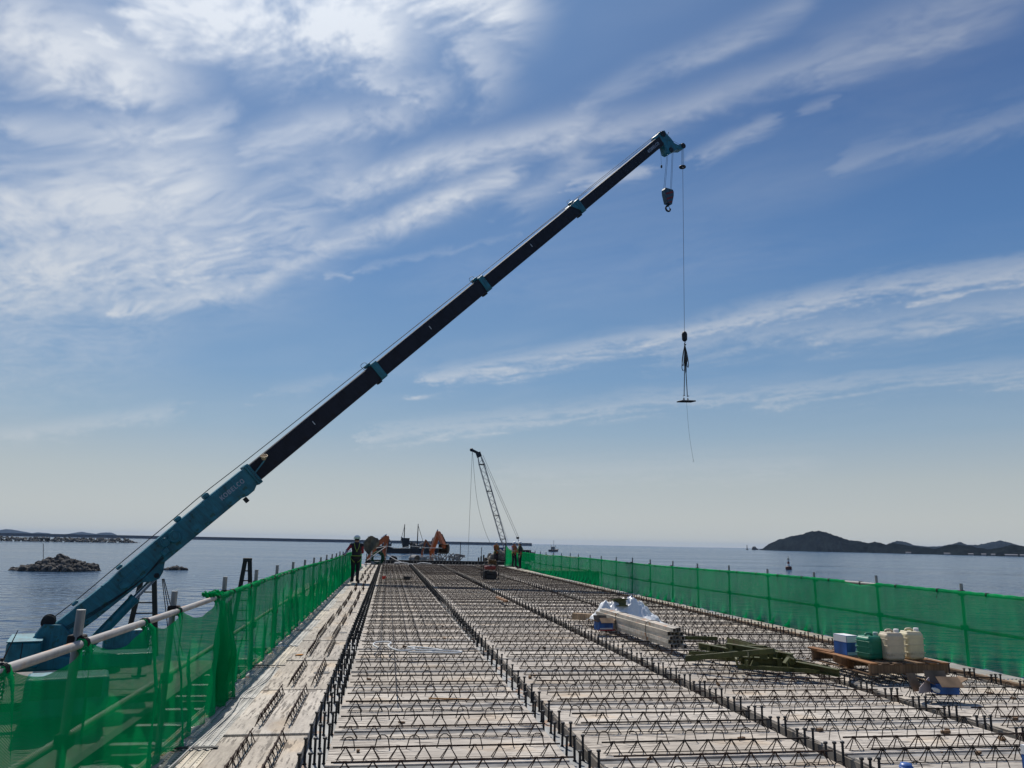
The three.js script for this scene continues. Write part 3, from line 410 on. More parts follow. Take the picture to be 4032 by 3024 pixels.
{
  const crane = thing('mobile_crane', 'teal mobile crane with a dark telescopic boom reaching across the sky', 'crane', [FOOT.x, JY, FOOT.z], BHD);
  const BM = M4(0, FOOT.y - JY, 0, 0, 0, BEL), bput = (name, kit, m, parent = crane) => { const g = kit.mgeo(); g.applyMatrix4(BM); return put(name, g, m, parent); };
  // base section, with ribs and fittings
  const base = bput('boom_base', K().poly([[-0.42, 0.16], [-0.1, 0.24], [0.8, 0.235], [2.34, 0.22], [2.8, 0.26], [5.8, 0.31], [7.23, 0.32], [8.9, 0.31], [9.14, 0.28], [9.3, -0.58], [9.02, -0.6], [8.8, -0.72], [8.45, -0.72], [8.2, -0.63], [4.32, -0.62], [4.02, -0.88], [3.76, -0.99], [3.5, -0.9], [3.2, -0.66], [1.25, -0.62], [0.44, -0.57], [0, -0.5], [-0.4, -0.2]], 0.84, undefined, 0.025), mat.teal);
  for (const s of [2.1, 3.9, 5.7, 6.6, 7.25, 8.75]) bput('rib', K().box(s, -0.16, 0.425, 0.05, 0.85, 0.03), mat.teal, base);
  bput('rib', K().box(6.5, 0.1, 0.425, 5, 0.035, 0.025), mat.teal, base); bput('rib', K().box(6.5, -0.42, 0.425, 5, 0.035, 0.025), mat.teal, base);
  bput('front_frame', K().rbox(9.2, -0.14, 0, 0.22, 1.04, 1.0, 0.03), mat.teal, base);
  bput('reinforcement', K().poly([[2.55, -0.12], [3.65, -0.06], [3.75, -0.36], [2.75, -0.46], [2.5, -0.34]], 0.08, M4(0, 0, 0.45), 0.015), mat.teal, base);
  for (const [s, n, rad] of [[5.22, -0.06, 0.235], [4.8, 0.0, 0.17]]) bput('hose_reel', K().add(new THREE.CylinderGeometry(rad, rad, 0.14, 24), M4(s, n, 0.5, Math.PI / 2)).add(new THREE.CylinderGeometry(rad * 0.45, rad * 0.45, 0.2, 16), M4(s, n, 0.52, Math.PI / 2)).add(new THREE.TorusGeometry(rad, 0.02, 5, 24), M4(s, n, 0.57)), mat.teal, base);
  bput('junction_box', K().rbox(4.58, -0.3, 0.48, 0.3, 0.24, 0.14, 0.02), mat.teal, base);
  for (const [s, h] of [[7.2, 0.2], [5.78, 0.17], [3.0, 0.12], [1.05, 0.12]]) bput('rope_guide', K().rbox(s, 0.31 + h / 2, 0, 0.26, h, 0.62, 0.05), s > 4 ? mat.teal : mat.tealLight, base);
  bput('stop_bracket', K().box(8.32, -0.83, 0.1, 0.16, 0.22, 0.2), mat.black, base);
  bput('lamp_arm', K().beam([9.3, -0.14, 0.47], [9.95, 0.02, 0.5], 0.06, 0.06), mat.tealLight, base);
  bput('work_lamp', K().lathe([[0, 0], [0.07, 0], [0.17, 0.2], [0.15, 0.2], [0.05, 0.04]], 14, M4(9.93, 0.06, 0.52, 0.6, 0, -0.5)), std([0.7, 0.52, 0.3], 0.5), base);
  const sign = (str, s, n, w, size, parent, name) => { const g = plain(new TextGeometry(str, { font, size, depth: 0.008, curveSegments: 4 })); g.applyMatrix4(M4(s, n, w)); g.applyMatrix4(BM); put(name, g, std([0.36, 0.38, 0.42], 0.7), parent); };
  sign('KOBELCO', 7.5, -0.17, 0.422, 0.2, base, 'lettering');
  for (let q = 0; q < 3; q++) bput('hydraulic_hose', K().tube([[0.3, -0.1 - q * 0.06, 0.44], [1.4, -0.32 - q * 0.05, 0.46], [2.6, -0.5 - q * 0.02, 0.45], [3.4, -0.55, 0.45], [4.4, -0.45 + q * 0.05, 0.45]], 0.011, 5, 30), mat.black, base);
  for (const [s, n] of [[0.05, -0.12], [3.76, -0.82]]) bput('pivot_pin', K().add(new THREE.CylinderGeometry(0.1, 0.1, 0.96, 16), M4(s, n, 0, Math.PI / 2)), mat.darkSteel, base);
  for (let q = 0; q < 10; q++) bput('bolt', K().add(new THREE.CylinderGeometry(0.022, 0.022, 0.05, 6), M4(9.2, 0.28 - q * 0.092, 0.51, Math.PI / 2)), mat.darkSteel, base);
  // four telescopic sections
  const secs = [[9.3, 16.95, 0.275, -0.56, 0.72], [16.95, 24.75, 0.245, -0.56, 0.66], [24.75, 33.2, 0.17, -0.57, 0.60], [33.2, 41.75, 0.06, -0.575, 0.53]];
  secs.forEach(([s0, s1, t, b, w], k) => {
    const m = (t + b) / 2, h = t - b, S = bput('boom_section', K().rbox((s0 + s1) / 2 - 0.2, m, 0, s1 - s0 + 0.4, h, w, 0.06), mat.navy);
    const q = (s1 - s0) / 6; for (let i = 1; i < 6; i++) bput('weld_seam', K().box(s0 + i * q, m, w / 2 + 0.001, 0.02, h * 0.86, 0.008), mat.navy, S);
    for (const v of [t - 0.1, b + 0.12]) bput('weld_seam', K().box((s0 + s1) / 2, v, w / 2 + 0.001, s1 - s0 - 0.3, 0.016, 0.007), mat.navy, S);
    if (k < 3) { const c = bput('collar', K().rbox(s1 - 0.12, m + 0.01, 0, 0.36, h + 0.1, w + 0.1, 0.03), mat.teal); bput('sheave_guard', K().rbox(s1 - 0.32, t + 0.1, 0, 0.3, 0.14, 0.3, 0.03), mat.teal, c); bput('wire_loop', K().tube([[s1 - 0.6, t + 0.02, 0.12], [s1 - 0.62, t + 0.3, 0.12], [s1 - 0.34, t + 0.3, 0.12], [s1 - 0.32, t + 0.1, 0.12]], 0.012, 4, 10), mat.darkSteel, c); bput('wear_pad', K().rbox(s1 - 0.35, b - 0.06, 0, 0.24, 0.1, 0.3, 0.02), mat.black, c);
      if (k === 2) bput('gusset', K().poly([[s1 - 0.75, t + 0.02], [s1 - 0.1, t + 0.06], [s1 + 0.05, b], [s1 - 0.2, b + 0.1]], w + 0.06), mat.teal, c); }
    if (k < 3) bput('length_mark', K().box((s0 + s1) / 2 - 0.4, m + 0.05, w / 2 + 0.004, 0.03, 0.2, 0.006), mat.white, S);
    if (k === 3) sign('KOBELCO', 40.12, -0.36, w / 2 + 0.002, 0.2, S, 'lettering');
  });
  const head = bput('boom_head', K().poly([[41.36, 0.02], [41.55, 0.2], [42.05, 0.23], [42.47, 0.12], [42.46, -0.15], [42.56, -0.58], [42.56, -0.9], [42.76, -1.16], [43.05, -1.22], [43.3, -1.4], [43.2, -1.58], [42.86, -1.58], [42.5, -1.38], [42.1, -1.3], [41.62, -1.26], [41.46, -1.06], [41.66, -0.64]], 0.5, undefined, 0.02), mat.teal);
  bput('sheave', K().add(new THREE.CylinderGeometry(0.2, 0.2, 0.56, 18), M4(42.15, 0.0, 0, Math.PI / 2)), mat.darkSteel, head); bput('sheave', K().add(new THREE.CylinderGeometry(0.17, 0.17, 0.56, 18), M4(41.95, -1.12, 0, Math.PI / 2)), mat.darkSteel, head); bput('sheave', K().add(new THREE.CylinderGeometry(0.18, 0.18, 0.56, 18), M4(43.1, -1.42, 0, Math.PI / 2)), mat.darkSteel, head);
  bput('weather_vane', K().bar([42.6, -0.3, 0], [42.85, -0.15, 0.1], 0.02, 5).bar([42.62, -0.35, 0], [42.72, -0.05, -0.05], 0.015, 5), mat.darkSteel, head);
  // hoist ropes over the top of the boom
  for (const w of [-0.12, 0.1]) bput('hoist_rope', K().tube([[-0.25, 0.48, w], [1.05, 0.42, w], [3, 0.46, w], [5.78, 0.5, w], [7.2, 0.54, w], [9.2, 0.5, w], [16.6, 0.42, w], [24.3, 0.36, w], [33, 0.27 + w * 0.3, w], [41.5, 0.2 + w * 0.4, w], [42.2, 0.24, w]], 0.013, 4, 60), mat.rope);
  bput('hoist_rope', K().bar([42.45, -0.3, 0], [43.22, -1.28, 0], 0.012, 4), mat.rope);
  // lift cylinder
  const c0 = boomToCrane(3.74, -0.86, 0), c1 = boomToCrane(0.2, -1.27, 0), cm = c0.clone().lerp(c1, 0.31);
  put('lift_rod', K().bar(c0.toArray(), c1.toArray(), 0.11, 16).mgeo(), mat.chrome, crane); put('lift_cylinder', K().bar(cm.toArray(), c1.toArray(), 0.2, 18).bar(cm.clone().lerp(c0, 0.03).toArray(), cm.clone().lerp(c1, 0.05).toArray(), 0.225, 18).mgeo(), mat.teal, crane);
  // superstructure
  put('turret', K().rbox(1.1, 1.55, 0, 4.6, 0.5, 1.9, 0.08).poly([[-0.6, 0], [0.55, 0], [0.5, 0.8], [0.15, 1.15], [-0.45, 1.18], [-0.75, 0.7]], 0.16, M4(0, 1.75, 0.52), 0.02).poly([[-0.6, 0], [0.55, 0], [0.5, 0.8], [0.15, 1.15], [-0.45, 1.18], [-0.75, 0.7]], 0.16, M4(0, 1.75, -0.52), 0.02).mgeo(), mat.teal, crane);
  put('winch', K().add(new THREE.CylinderGeometry(0.17, 0.17, 0.7, 20), M4(-0.32, 2.98, 0, Math.PI / 2)).add(new THREE.CylinderGeometry(0.25, 0.25, 0.05, 20), M4(-0.32, 2.98, 0.36, Math.PI / 2)).add(new THREE.CylinderGeometry(0.25, 0.25, 0.05, 20), M4(-0.32, 2.98, -0.36, Math.PI / 2)).mgeo(), mat.darkSteel, crane);
  const cw = put('counterweight', K().rbox(-0.95, 1.95, 0.25, 1.1, 0.95, 2.5, 0.12, 0, 0, 0, 2).mgeo(), mat.teal, crane); put('top_edge', K().rbox(-0.95, 2.43, 0.25, 1.12, 0.05, 2.52, 0.02).mgeo(), mat.tealLight, cw); put('panel_gap', K().box(-1.0, 1.95, 1.502, 0.03, 0.9, 0.01).mgeo(), mat.black, cw);
  const cab = put('operator_cab', K().rbox(2.5, 1.75, -1.2, 1.7, 1.5, 0.85, 0.1, 0, 0, 0, 2).mgeo(), mat.tealLight, crane); put('window', K().box(2.55, 2.0, -1.63, 1.3, 0.7, 0.02).mgeo(), std([0.02, 0.03, 0.035], 0.1), cab); put('window', K().box(3.355, 1.95, -1.2, 0.02, 0.9, 0.66).mgeo(), std([0.02, 0.03, 0.035], 0.1), cab);
  put('slew_ring', K().add(new THREE.CylinderGeometry(0.85, 0.85, 0.3, 28), M4(1.5, 1.18, 0)).mgeo(), mat.darkSteel, crane);
  put('carrier', K().rbox(0.6, 0.9, -0.2, 2.5, 0.36, 11.2, 0.08).rbox(0.6, 0.72, -0.2, 1.0, 0.5, 10.8, 0.05).mgeo(), mat.teal, crane);
  const dc = put('driver_cab', K().rbox(0.6, 1.15, 5.0, 2.4, 1.2, 1.5, 0.12, 0, 0, 0, 2).mgeo(), mat.tealLight, crane); put('windscreen', K().box(0.6, 1.4, 5.755, 2.0, 0.55, 0.02).mgeo(), std([0.02, 0.03, 0.035], 0.1), dc);
  for (const z of [-4.4, -3.0, 2.4, 3.8]) for (const x of [-0.45, 1.65]) { const wg = K().add(new THREE.CylinderGeometry(0.52, 0.52, 0.34, 22), M4(x, 0.52, z, 0, 0, Math.PI / 2)); const t = wg.to('wheel', mat.black, crane); put('rim', K().add(new THREE.CylinderGeometry(0.27, 0.27, 0.36, 16), M4(x, 0.52, z, 0, 0, Math.PI / 2)).mgeo(), mat.flange, t); }
  for (const z of [-5.2, 4.2]) for (const x of [-2.2, 3.4]) { const og = put('outrigger', K().box((x + 0.6) / 2 + 0.0, 0.72, z, Math.abs(x - 0.6), 0.26, 0.3).bar([x, 0.08, z], [x, 1.0, z], 0.09, 10).mgeo(), mat.darkSteel, crane); put('pad', K().add(new THREE.CylinderGeometry(0.32, 0.32, 0.08, 16), M4(x, 0.04, z)).mgeo(), mat.black, og); }

  // hook block hanging from the boom head
  const hb = boomWorld(41.95, -1.15), hby = 23.42, hk = thing('hook_block', 'red and teal striped hook block hanging on four ropes under the boom head', 'hook block', [16.5, hby, hb.z], BHD);
  put('cheek_plate', K().poly([[-0.3, 0.52], [0.3, 0.52], [0.37, 0.38], [0.36, 0.1], [0.2, -0.5], [-0.2, -0.5], [-0.36, 0.1], [-0.37, 0.38]], 0.34, undefined, 0.02).mgeo(), painted([0.05, 0.12, 0.16]), hk);
  for (const [a, b] of [[0.42, 0.12], [0.06, -0.24], [-0.28, -0.48]]) put('stripe', K().poly([[-0.3 + (0.42 - a) * 0.12, a - 0.26], [0.3 - (0.42 - a) * 0.14, a], [0.3 - (0.42 - a) * 0.16, a - 0.13], [-0.28 + (0.42 - a) * 0.16, a - 0.39]].map(([x, y]) => [x, Math.max(y, -0.48)]), 0.008, M4(0, 0, 0.175)).mgeo(), painted([0.33, 0.03, 0.025]), hk);
  put('hook', K().tube([[0, -0.48, 0], [0.0, -0.6, 0], [-0.14, -0.68, 0], [-0.19, -0.82, 0], [-0.1, -0.95, 0], [0.05, -0.96, 0], [0.15, -0.86, 0], [0.16, -0.76, 0]], 0.058, 8, 30).mgeo(), mat.darkSteel, hk); put('latch', K().bar([0.03, -0.56, 0], [0.15, -0.78, 0], 0.018, 5).mgeo(), mat.darkSteel, hk);
  const inv = new THREE.Matrix4().compose(hk.position, new THREE.Quaternion().setFromEuler(hk.rotation), V(1, 1, 1)).invert();
  [[-0.3, 41.62, -0.02], [-0.24, 41.7, 0.03], [0.23, 42.27, -0.02], [0.28, 42.33, 0.03]].forEach(([x, s, w]) => { const t = boomWorld(s, -1.25, w).applyMatrix4(inv); put('fall_rope', K().bar([x, 0.5, w], t.toArray(), 0.012, 4).mgeo(), mat.rope, hk); });
  const wt = put('limit_weight', K().bar([-0.38, 2.1, -0.1], [-0.42, 3.2, -0.1], 0.008, 4).rbox(-0.38, 2.05, -0.1, 0.1, 0.2, 0.1, 0.03).mgeo(), mat.black, hk);
  // auxiliary line: headache ball, slings, lifting plate, tag line
  const ax = boomWorld(43.18, -1.55), bx = 17.5, bz = ax.z + 0.03, aux = thing('lifting_plate', 'small flat lifting plate on two slings below the thin single crane line', 'lifting gear', [bx, 10.3, bz], BHD);
  const P = (x, y, z) => [x, y, z], topR = ax.clone().applyMatrix4(new THREE.Matrix4().compose(aux.position, new THREE.Quaternion().setFromEuler(aux.rotation), V(1, 1, 1)).invert());
  put('hoist_line', K().bar([0, 4.4, 0], topR.toArray(), 0.0125, 5).mgeo(), mat.rope, aux);
  for (const d of [-0.08, 0.1]) put('guard_rope', K().bar([topR.x * 0.95 + d, topR.y - 1.25, 0], [topR.x + d, topR.y, topR.z], 0.011, 4).mgeo(), mat.rope, aux);
  put('limit_ring', K().add(new THREE.TorusGeometry(0.16, 0.07, 8, 16), M4(topR.x * 0.95, topR.y - 1.3, 0, Math.PI / 2)).mgeo(), mat.black, aux);
  put('weight_ball', K().lathe([[0, -0.32], [0.1, -0.31], [0.16, -0.22], [0.17, 0.14], [0.13, 0.25], [0.05, 0.32], [0, 0.33]], 14, M4(0, 4.1, 0)).mgeo(), mat.black, aux);
  put('swivel_hook', K().tube([[0, 3.8, 0], [0.03, 3.72, 0], [-0.03, 3.6, 0], [0.05, 3.55, 0], [0.09, 3.62, 0]], 0.03, 6, 16).mgeo(), mat.darkSteel, aux);
  for (const [x, z] of [[-0.19, 0.03], [0.12, -0.03]]) put('sling', K().tube([[0, 3.6, 0], [x * 0.5, 2, z], [x, 0.32, z]], 0.026, 6, 14).mgeo(), std([0.03, 0.045, 0.04], 0.8), aux);
  for (const [a, b, l] of [[-0.32, 0.06, 1.75], [-0.2, -0.05, 1.4], [0.18, 0.08, 1.5], [0.22, -0.06, 1.15], [-0.08, 0.1, 1.9]]) put('slack_sling', K().tube([[0, 3.58, 0], [a * 0.7, 3.58 - l * 0.5, b], [a, 3.58 - l * 0.9, b], [a * 0.6, 3.58 - l, b], [a * 0.25, 3.58 - l * 0.7, b], [0.02, 3.5, 0]], 0.024, 5, 22).mgeo(), std([0.035, 0.04, 0.035], 0.8), aux);
  put('plate', K().rbox(0, 0, 0, 1.12, 0.07, 0.5, 0.02, 0, 0, 0.09).mgeo(), mat.rustDark, aux); put('plate_edge', K().rbox(0, 0.04, 0, 1.0, 0.03, 0.42, 0.01, 0, 0, 0.09).mgeo(), mat.white, aux);
  for (const x of [-0.19, 0.12]) put('lug', K().poly([[-0.09, 0], [0.09, 0], [0.03, 0.16], [-0.03, 0.16]], 0.03, M4(x, 0.06, 0)).bar([x - 0.08, 0.3, 0.03], [x + 0.07, 0.36, 0.03], 0.03, 6).mgeo(), mat.flange, aux);
  put('tag_line', K().tube([[0.02, -0.05, 0], [0.08, -1.1, 0], [0.2, -2.3, 0], [0.42, -3.55, 0]], 0.0085, 4, 20).bar([0.42, -3.5, 0], [0.38, -3.68, 0], 0.007, 4).bar([0.42, -3.5, 0], [0.47, -3.66, 0], 0.007, 4).mgeo(), mat.rope, aux);
}
// dark tapered steel towers with ladders, standing on the jetty end
function tower(x, z, y0, y1, w0, w1, label) {
  const t = thing('steel_tower', label, 'steel tower', [x, y0, z], 0.15), h = y1 - y0;
  for (const s of [-1, 1]) put('leg', K().beam([s * w0, 0, 0], [s * w1, h, 0], 0.24, 0.24, [0, 0, 1]).mgeo(), mat.towerPaint, t);
  put('cap', K().rbox(0, h, 0, 2 * w1 + 0.26, 0.22, 0.36, 0.03).mgeo(), mat.towerPaint, t);
  const n = Math.floor(h / 0.55); for (let k = 1; k < n; k++) { const y = k * 0.55, q = mixn(w0, w1, y / h); put('rung', K().box(0, y, 0, 2 * q, 0.07, 0.06).mgeo(), mat.towerPaint, t); }
  return t;
}
mat.towerPaint = painted([0.018, 0.028, 0.02], 0.6);
{
  const t = tower(-12.75, -45.5, JY, -0.5, 0.8, 0.3, 'dark green laddered steel tower standing behind the crane lift cylinder');
  put('stay_wire', K().bar([0.7, 4.0, 0], [1.6, 0, 0.4], 0.025, 5).bar([0.75, 4.0, 0], [1.9, 0, 0.4], 0.025, 5).bar([0.8, 4.0, 0], [2.2, 0, 0.4], 0.025, 5).mgeo(), mat.rope, t);
  tower(-8.0, -47.6, JY, 0.42, 0.62, 0.12, 'dark pointed steel tower rising above the long left net');
}
// ---------------------------------------------------------------- things lying on the deck (they rest on the truss bars at 0.10)
const TOP = 0.1;
{ // bundle of square tubes tied with wire
  const o = thing('tube_bundle', 'bundle of long pale square steel tubes tied with wire, beside the plastic sheet', 'tube bundle', [4.53, TOP + 0.002, -12.03], 0.053 + Math.PI);
  // local z points away from the camera after the half turn
  const r = rng(401), w = 0.058, L = 3.6, forms = [0, 1, 2].map((k) => { const s = new THREE.Shape([[-1, -1], [1, -1], [1, 1], [-1, 1]].map(([a, b]) => new THREE.Vector2(a * w / 2, b * w / 2))); const h = new THREE.Path([[-1, -1], [-1, 1], [1, 1], [1, -1]].map(([a, b]) => new THREE.Vector2(a * (w / 2 - 0.004), b * (w / 2 - 0.004)))); s.holes.push(h); const g = plain(new THREE.ExtrudeGeometry(s, { depth: L, bevelEnabled: false })); return metric(g, k * 0.3, k * 0.5); });
  mat.tube = std([0.86, 0.78, 0.66], 0.6, 0.2, { map: dirtTex }); mat.tubeB = std([0.74, 0.65, 0.53], 0.65, 0.2, { map: dirtTex });
  const rows = [4, 4, 4, 4, 3]; rows.forEach((n, j) => { for (let i = 0; i < n; i++) { const m = put('square_tube', forms[r() * 3 | 0], r() < 0.6 ? mat.tube : mat.tubeB, o); m.position.set((i - 1.5) * 0.0605 + (j === 4 ? 0.02 : 0) + (j % 2) * 0.008, w / 2 + j * 0.0595, (r() - 0.5) * 0.12 + (i === 0 && j < 3 ? -0.06 * (2 - j) : 0)); } });
  for (const z of [0.9, 2.4]) put('tie_wire', K().tube([[-0.135, 0.0, z], [-0.135, 0.245, z + 0.02], [-0.1, 0.302, z + 0.02], [0.1, 0.303, z + 0.03], [0.137, 0.25, z + 0.03], [0.137, 0.0, z]], 0.005, 4, 24).mgeo(), mat.darkSteel, o);
}
{ // crumpled clear plastic sheet over scrap
  const r = rng(402), N = 44, pos = [], ix = []; for (let i = 0; i <= N; i++) for (let j = 0; j <= N; j++) { const u = i / N * 2 - 1, v = j / N * 2 - 1; const rr = Math.hypot(u, v), hump = 0.39 * Math.exp(-((u - 0.15) ** 2) * 2.2 - v * v * 2.6) + 0.24 * Math.exp(-((u + 0.7) ** 2) * 9 - v * v * 3.5); const cr = fbm(u * 3.2 + 3, v * 3.2 + 1, 4) - 0.5, cr2 = Math.abs(fbm(u * 6 + 9, v * 6, 3) - 0.5); const y = Math.max(0.004, hump * (1 + 1.1 * cr) - 0.3 * cr2 * (0.4 + hump * 2) + 0.03) * (rr > 1 ? 0.45 : 1); pos.push(u * 0.72 * (1 + 0.16 * (fbm(v * 2 + 5, u, 2) - 0.5)), y, v * 0.62 * (1 + 0.2 * (fbm(u * 2 + 15, v, 2) - 0.5)) - u * 0.1); }
  for (let i = 0; i < N; i++) for (let j = 0; j < N; j++) { const a = i * (N + 1) + j, b = a + N + 1; ix.push(a, a + 1, b, b, a + 1, b + 1); }
  const g = new THREE.BufferGeometry(); g.setAttribute('position', new THREE.Float32BufferAttribute(pos, 3)); g.setIndex(ix); g.computeVertexNormals(); metric(g);
  solo('plastic_sheet', g, new THREE.MeshPhysicalMaterial({ color: lin(0.85, 0.87, 0.87), roughness: 0.36, transmission: 0.2, thickness: 0, side: THREE.DoubleSide }), 'crumpled white plastic sheet heaped at the far end of the tube bundle', 'plastic sheet', [4.9, TOP + 0.012, -15.9]);
  const ch = (label, p, t, m, tilt = 0) => { const o = solo('steel_bracket', K().poly([[-0.07, 0], [0.07, 0], [0.07, 0.015], [0.012, 0.025], [0.012, 0.12], [0.07, 0.13], [0.07, 0.15], [-0.07, 0.15], [-0.07, 0.13], [-0.012, 0.12], [-0.012, 0.025], [-0.07, 0.015]], 0.34).mgeo(), m, label, 'bracket', p, t); o.rotation.x = tilt; };
  ch('short olive steel bracket perched on top of the plastic sheet', [4.74, 0.43, -15.75], 0.5, mat.greenSteel, -0.12); ch('dark olive steel bracket behind the plastic sheet', [5.35, 0.30, -16.5], 1.1, mat.greenSteel, 0.5);
  solo('blue_sheet_scrap', K().poly([[0, 0], [0.2, 0.06], [0.14, 0.24], [0.02, 0.2]], 0.02).mgeo(), std([0.03, 0.1, 0.3], 0.5), 'blue scrap leaning on the bracket behind the plastic sheet', 'scrap', [5.12, 0.36, -16.5], 0.4);
}
function carton(name, label, p, turn, w, h, d, mats, open) {             // flaps spread outwards when open
  const o = thing(name, label, 'box', p, turn), t = 0.006, A = (x, y, z, sx, sy, sz, nm, m, rx = 0, rz = 0) => put(nm, K().box(0, 0, 0, sx, sy, sz).mgeo(), m, o).applyMatrix4(M4(x, y, z, rx, 0, rz));
  A(0, t / 2, 0, w, t, d, 'base', mats[0]); A(0, h / 2, d / 2, w, h, t, 'side', mats[0]); A(0, h / 2, -d / 2, w, h, t, 'side', mats[0]); A(w / 2, h / 2, 0, t, h, d - t, 'side', mats[0]); A(-w / 2, h / 2, 0, t, h, d - t, 'side', mats[0]);
  if (open) { const f = open; A(0, h + f * 0.25, d / 2 + f * 0.32, w * 0.98, t, f, 'flap', mats[1], -0.75 + 1.4); A(0, h + f * 0.3, -d / 2 - f * 0.2, w * 0.98, t, f, 'flap', mats[1], 1.0); A(w / 2 + f * 0.32, h + f * 0.2, 0, f, t, d * 0.96, 'flap', mats[1], 0, -0.5 + 1.0); A(-w / 2 - f * 0.3, h + f * 0.1, 0, f, t, d * 0.96, 'flap', mats[1], 0, -0.4); }
  else A(0, h, 0, w, t, d, 'lid', mats[1]);
  return o;
}
const bluePrint = std([0.03, 0.16, 0.55], 0.6, 0, { map: grime });
{
  const b = carton('carton', 'open blue carton with brown flaps at the left of the tube bundle', [4.06, TOP, -14.55], 0.12, 0.27, 0.15, 0.26, [bluePrint, mat.cardboard], 0.13);
  put('red_strip', K().box(0, 0.01, 0.15, 0.33, 0.02, 0.03).mgeo(), std([0.35, 0.02, 0.02], 0.6), b); put('white_band', K().box(0, 0.03, 0.1335, 0.25, 0.03, 0.004).mgeo(), mat.white, b);
  solo('timber_block', K().rbox(0, 0.07, 0, 0.5, 0.13, 0.12, 0.01).mgeo(), mat.wood, 'weathered timber block lying left of the plastic sheet', 'timber', [4.14, TOP, -16.35], -0.6);
  const t = solo('timber_block', K().rbox(0, 0.07, 0, 0.12, 0.14, 0.42, 0.01).mgeo(), mat.woodOld, 'brown timber block leaning behind the open blue carton', 'timber', [4.32, TOP + 0.02, -15.55], 0.3);
}
{ // olive painted steel sections, a loose heap
  const S = (label, a, b, w, h, kind = 0) => { const p = V(...a), q = V(...b), l = p.distanceTo(q), k = K(); if (kind === 0) k.box(0, h / 2, 0, w, 0.012, l).box(0, -h / 2, 0, w, 0.012, l).box(0, 0, 0, 0.012, h, l); else if (kind === 1) k.box(0, -h / 2, 0, w, 0.01, l).box(-w / 2, 0, 0, 0.01, h, l).box(w / 2, 0, 0, 0.01, h, l); else k.rbox(0, 0, 0, w, h, l, 0.008);
    for (let i = 0; i < 4; i++) k.box((i % 2 ? 1 : -1) * w * 0.3, 0, (i / 3 - 0.5) * l * 0.8, 0.03, h * 1.02, 0.06);
    const o = solo('steel_section', k.mgeo(), mat.greenSteel, label, 'steel section', p.clone().add(q).multiplyScalar(0.5).toArray()); o.quaternion.setFromUnitVectors(V(0, 0, 1), q.clone().sub(p).normalize()); };
  S('olive steel bar crossing on top of the heap, end raised towards the pallet', [4.05, 0.17, -10.42], [4.98, 0.36, -9.72], 0.07, 0.07, 2);
  S('longest olive steel channel running under the crossing bar towards the pallet', [4.68, 0.2, -11.5], [5.6, 0.15, -9.3], 0.08, 0.075, 0);
  S('olive steel channel sloping down at the back of the heap', [5.58, 0.17, -12.4], [5.42, 0.22, -10.3], 0.08, 0.08, 1);
  S('thin olive steel angle lying behind the tube bundle end', [4.9, 0.135, -13.05], [5.62, 0.13, -13.0], 0.06, 0.05, 1);
  S('short olive steel channel at the left foot of the heap', [4.4, 0.135, -11.2], [5.1, 0.135, -10.95], 0.08, 0.06, 1);
  S('stout olive steel section under the right part of the heap', [4.75, 0.17, -10.25], [5.5, 0.16, -10.0], 0.1, 0.09, 0);
  S('olive steel section with cleats at the middle of the heap', [4.85, 0.27, -10.9], [5.35, 0.25, -9.95], 0.08, 0.07, 0);
  S('slim olive bar under the crossing bar, pointing at the tube bundle', [4.25, 0.13, -10.9], [5.0, 0.16, -10.35], 0.045, 0.045, 2);
  S('slim rusty olive angle on the right slope of the heap', [5.0, 0.24, -10.7], [5.75, 0.13, -9.75], 0.05, 0.05, 1);
  S('slim olive angle lying low along the front of the heap', [4.6, 0.13, -10.0], [5.55, 0.13, -9.55], 0.05, 0.045, 1);
  S('bent olive strip sticking out at the back of the heap', [5.05, 0.18, -11.7], [5.3, 0.3, -10.6], 0.05, 0.03, 2);
  const k = K(), r = rng(405); for (let i = 0; i < 22; i++) k.box(4.6 + r() * 0.7, 0.15 + r() * 0.12, -10.6 + r() * 0.9, 0.1, 0.02, 0.09, r() * 3, r() * 3, r() * 3);
  const o = solo('steel_cleats', k.mgeo(), mat.greenSteel, 'loose olive steel cleats scattered through the steel heap', 'steel scrap'); o.userData.kind = 'stuff';
}
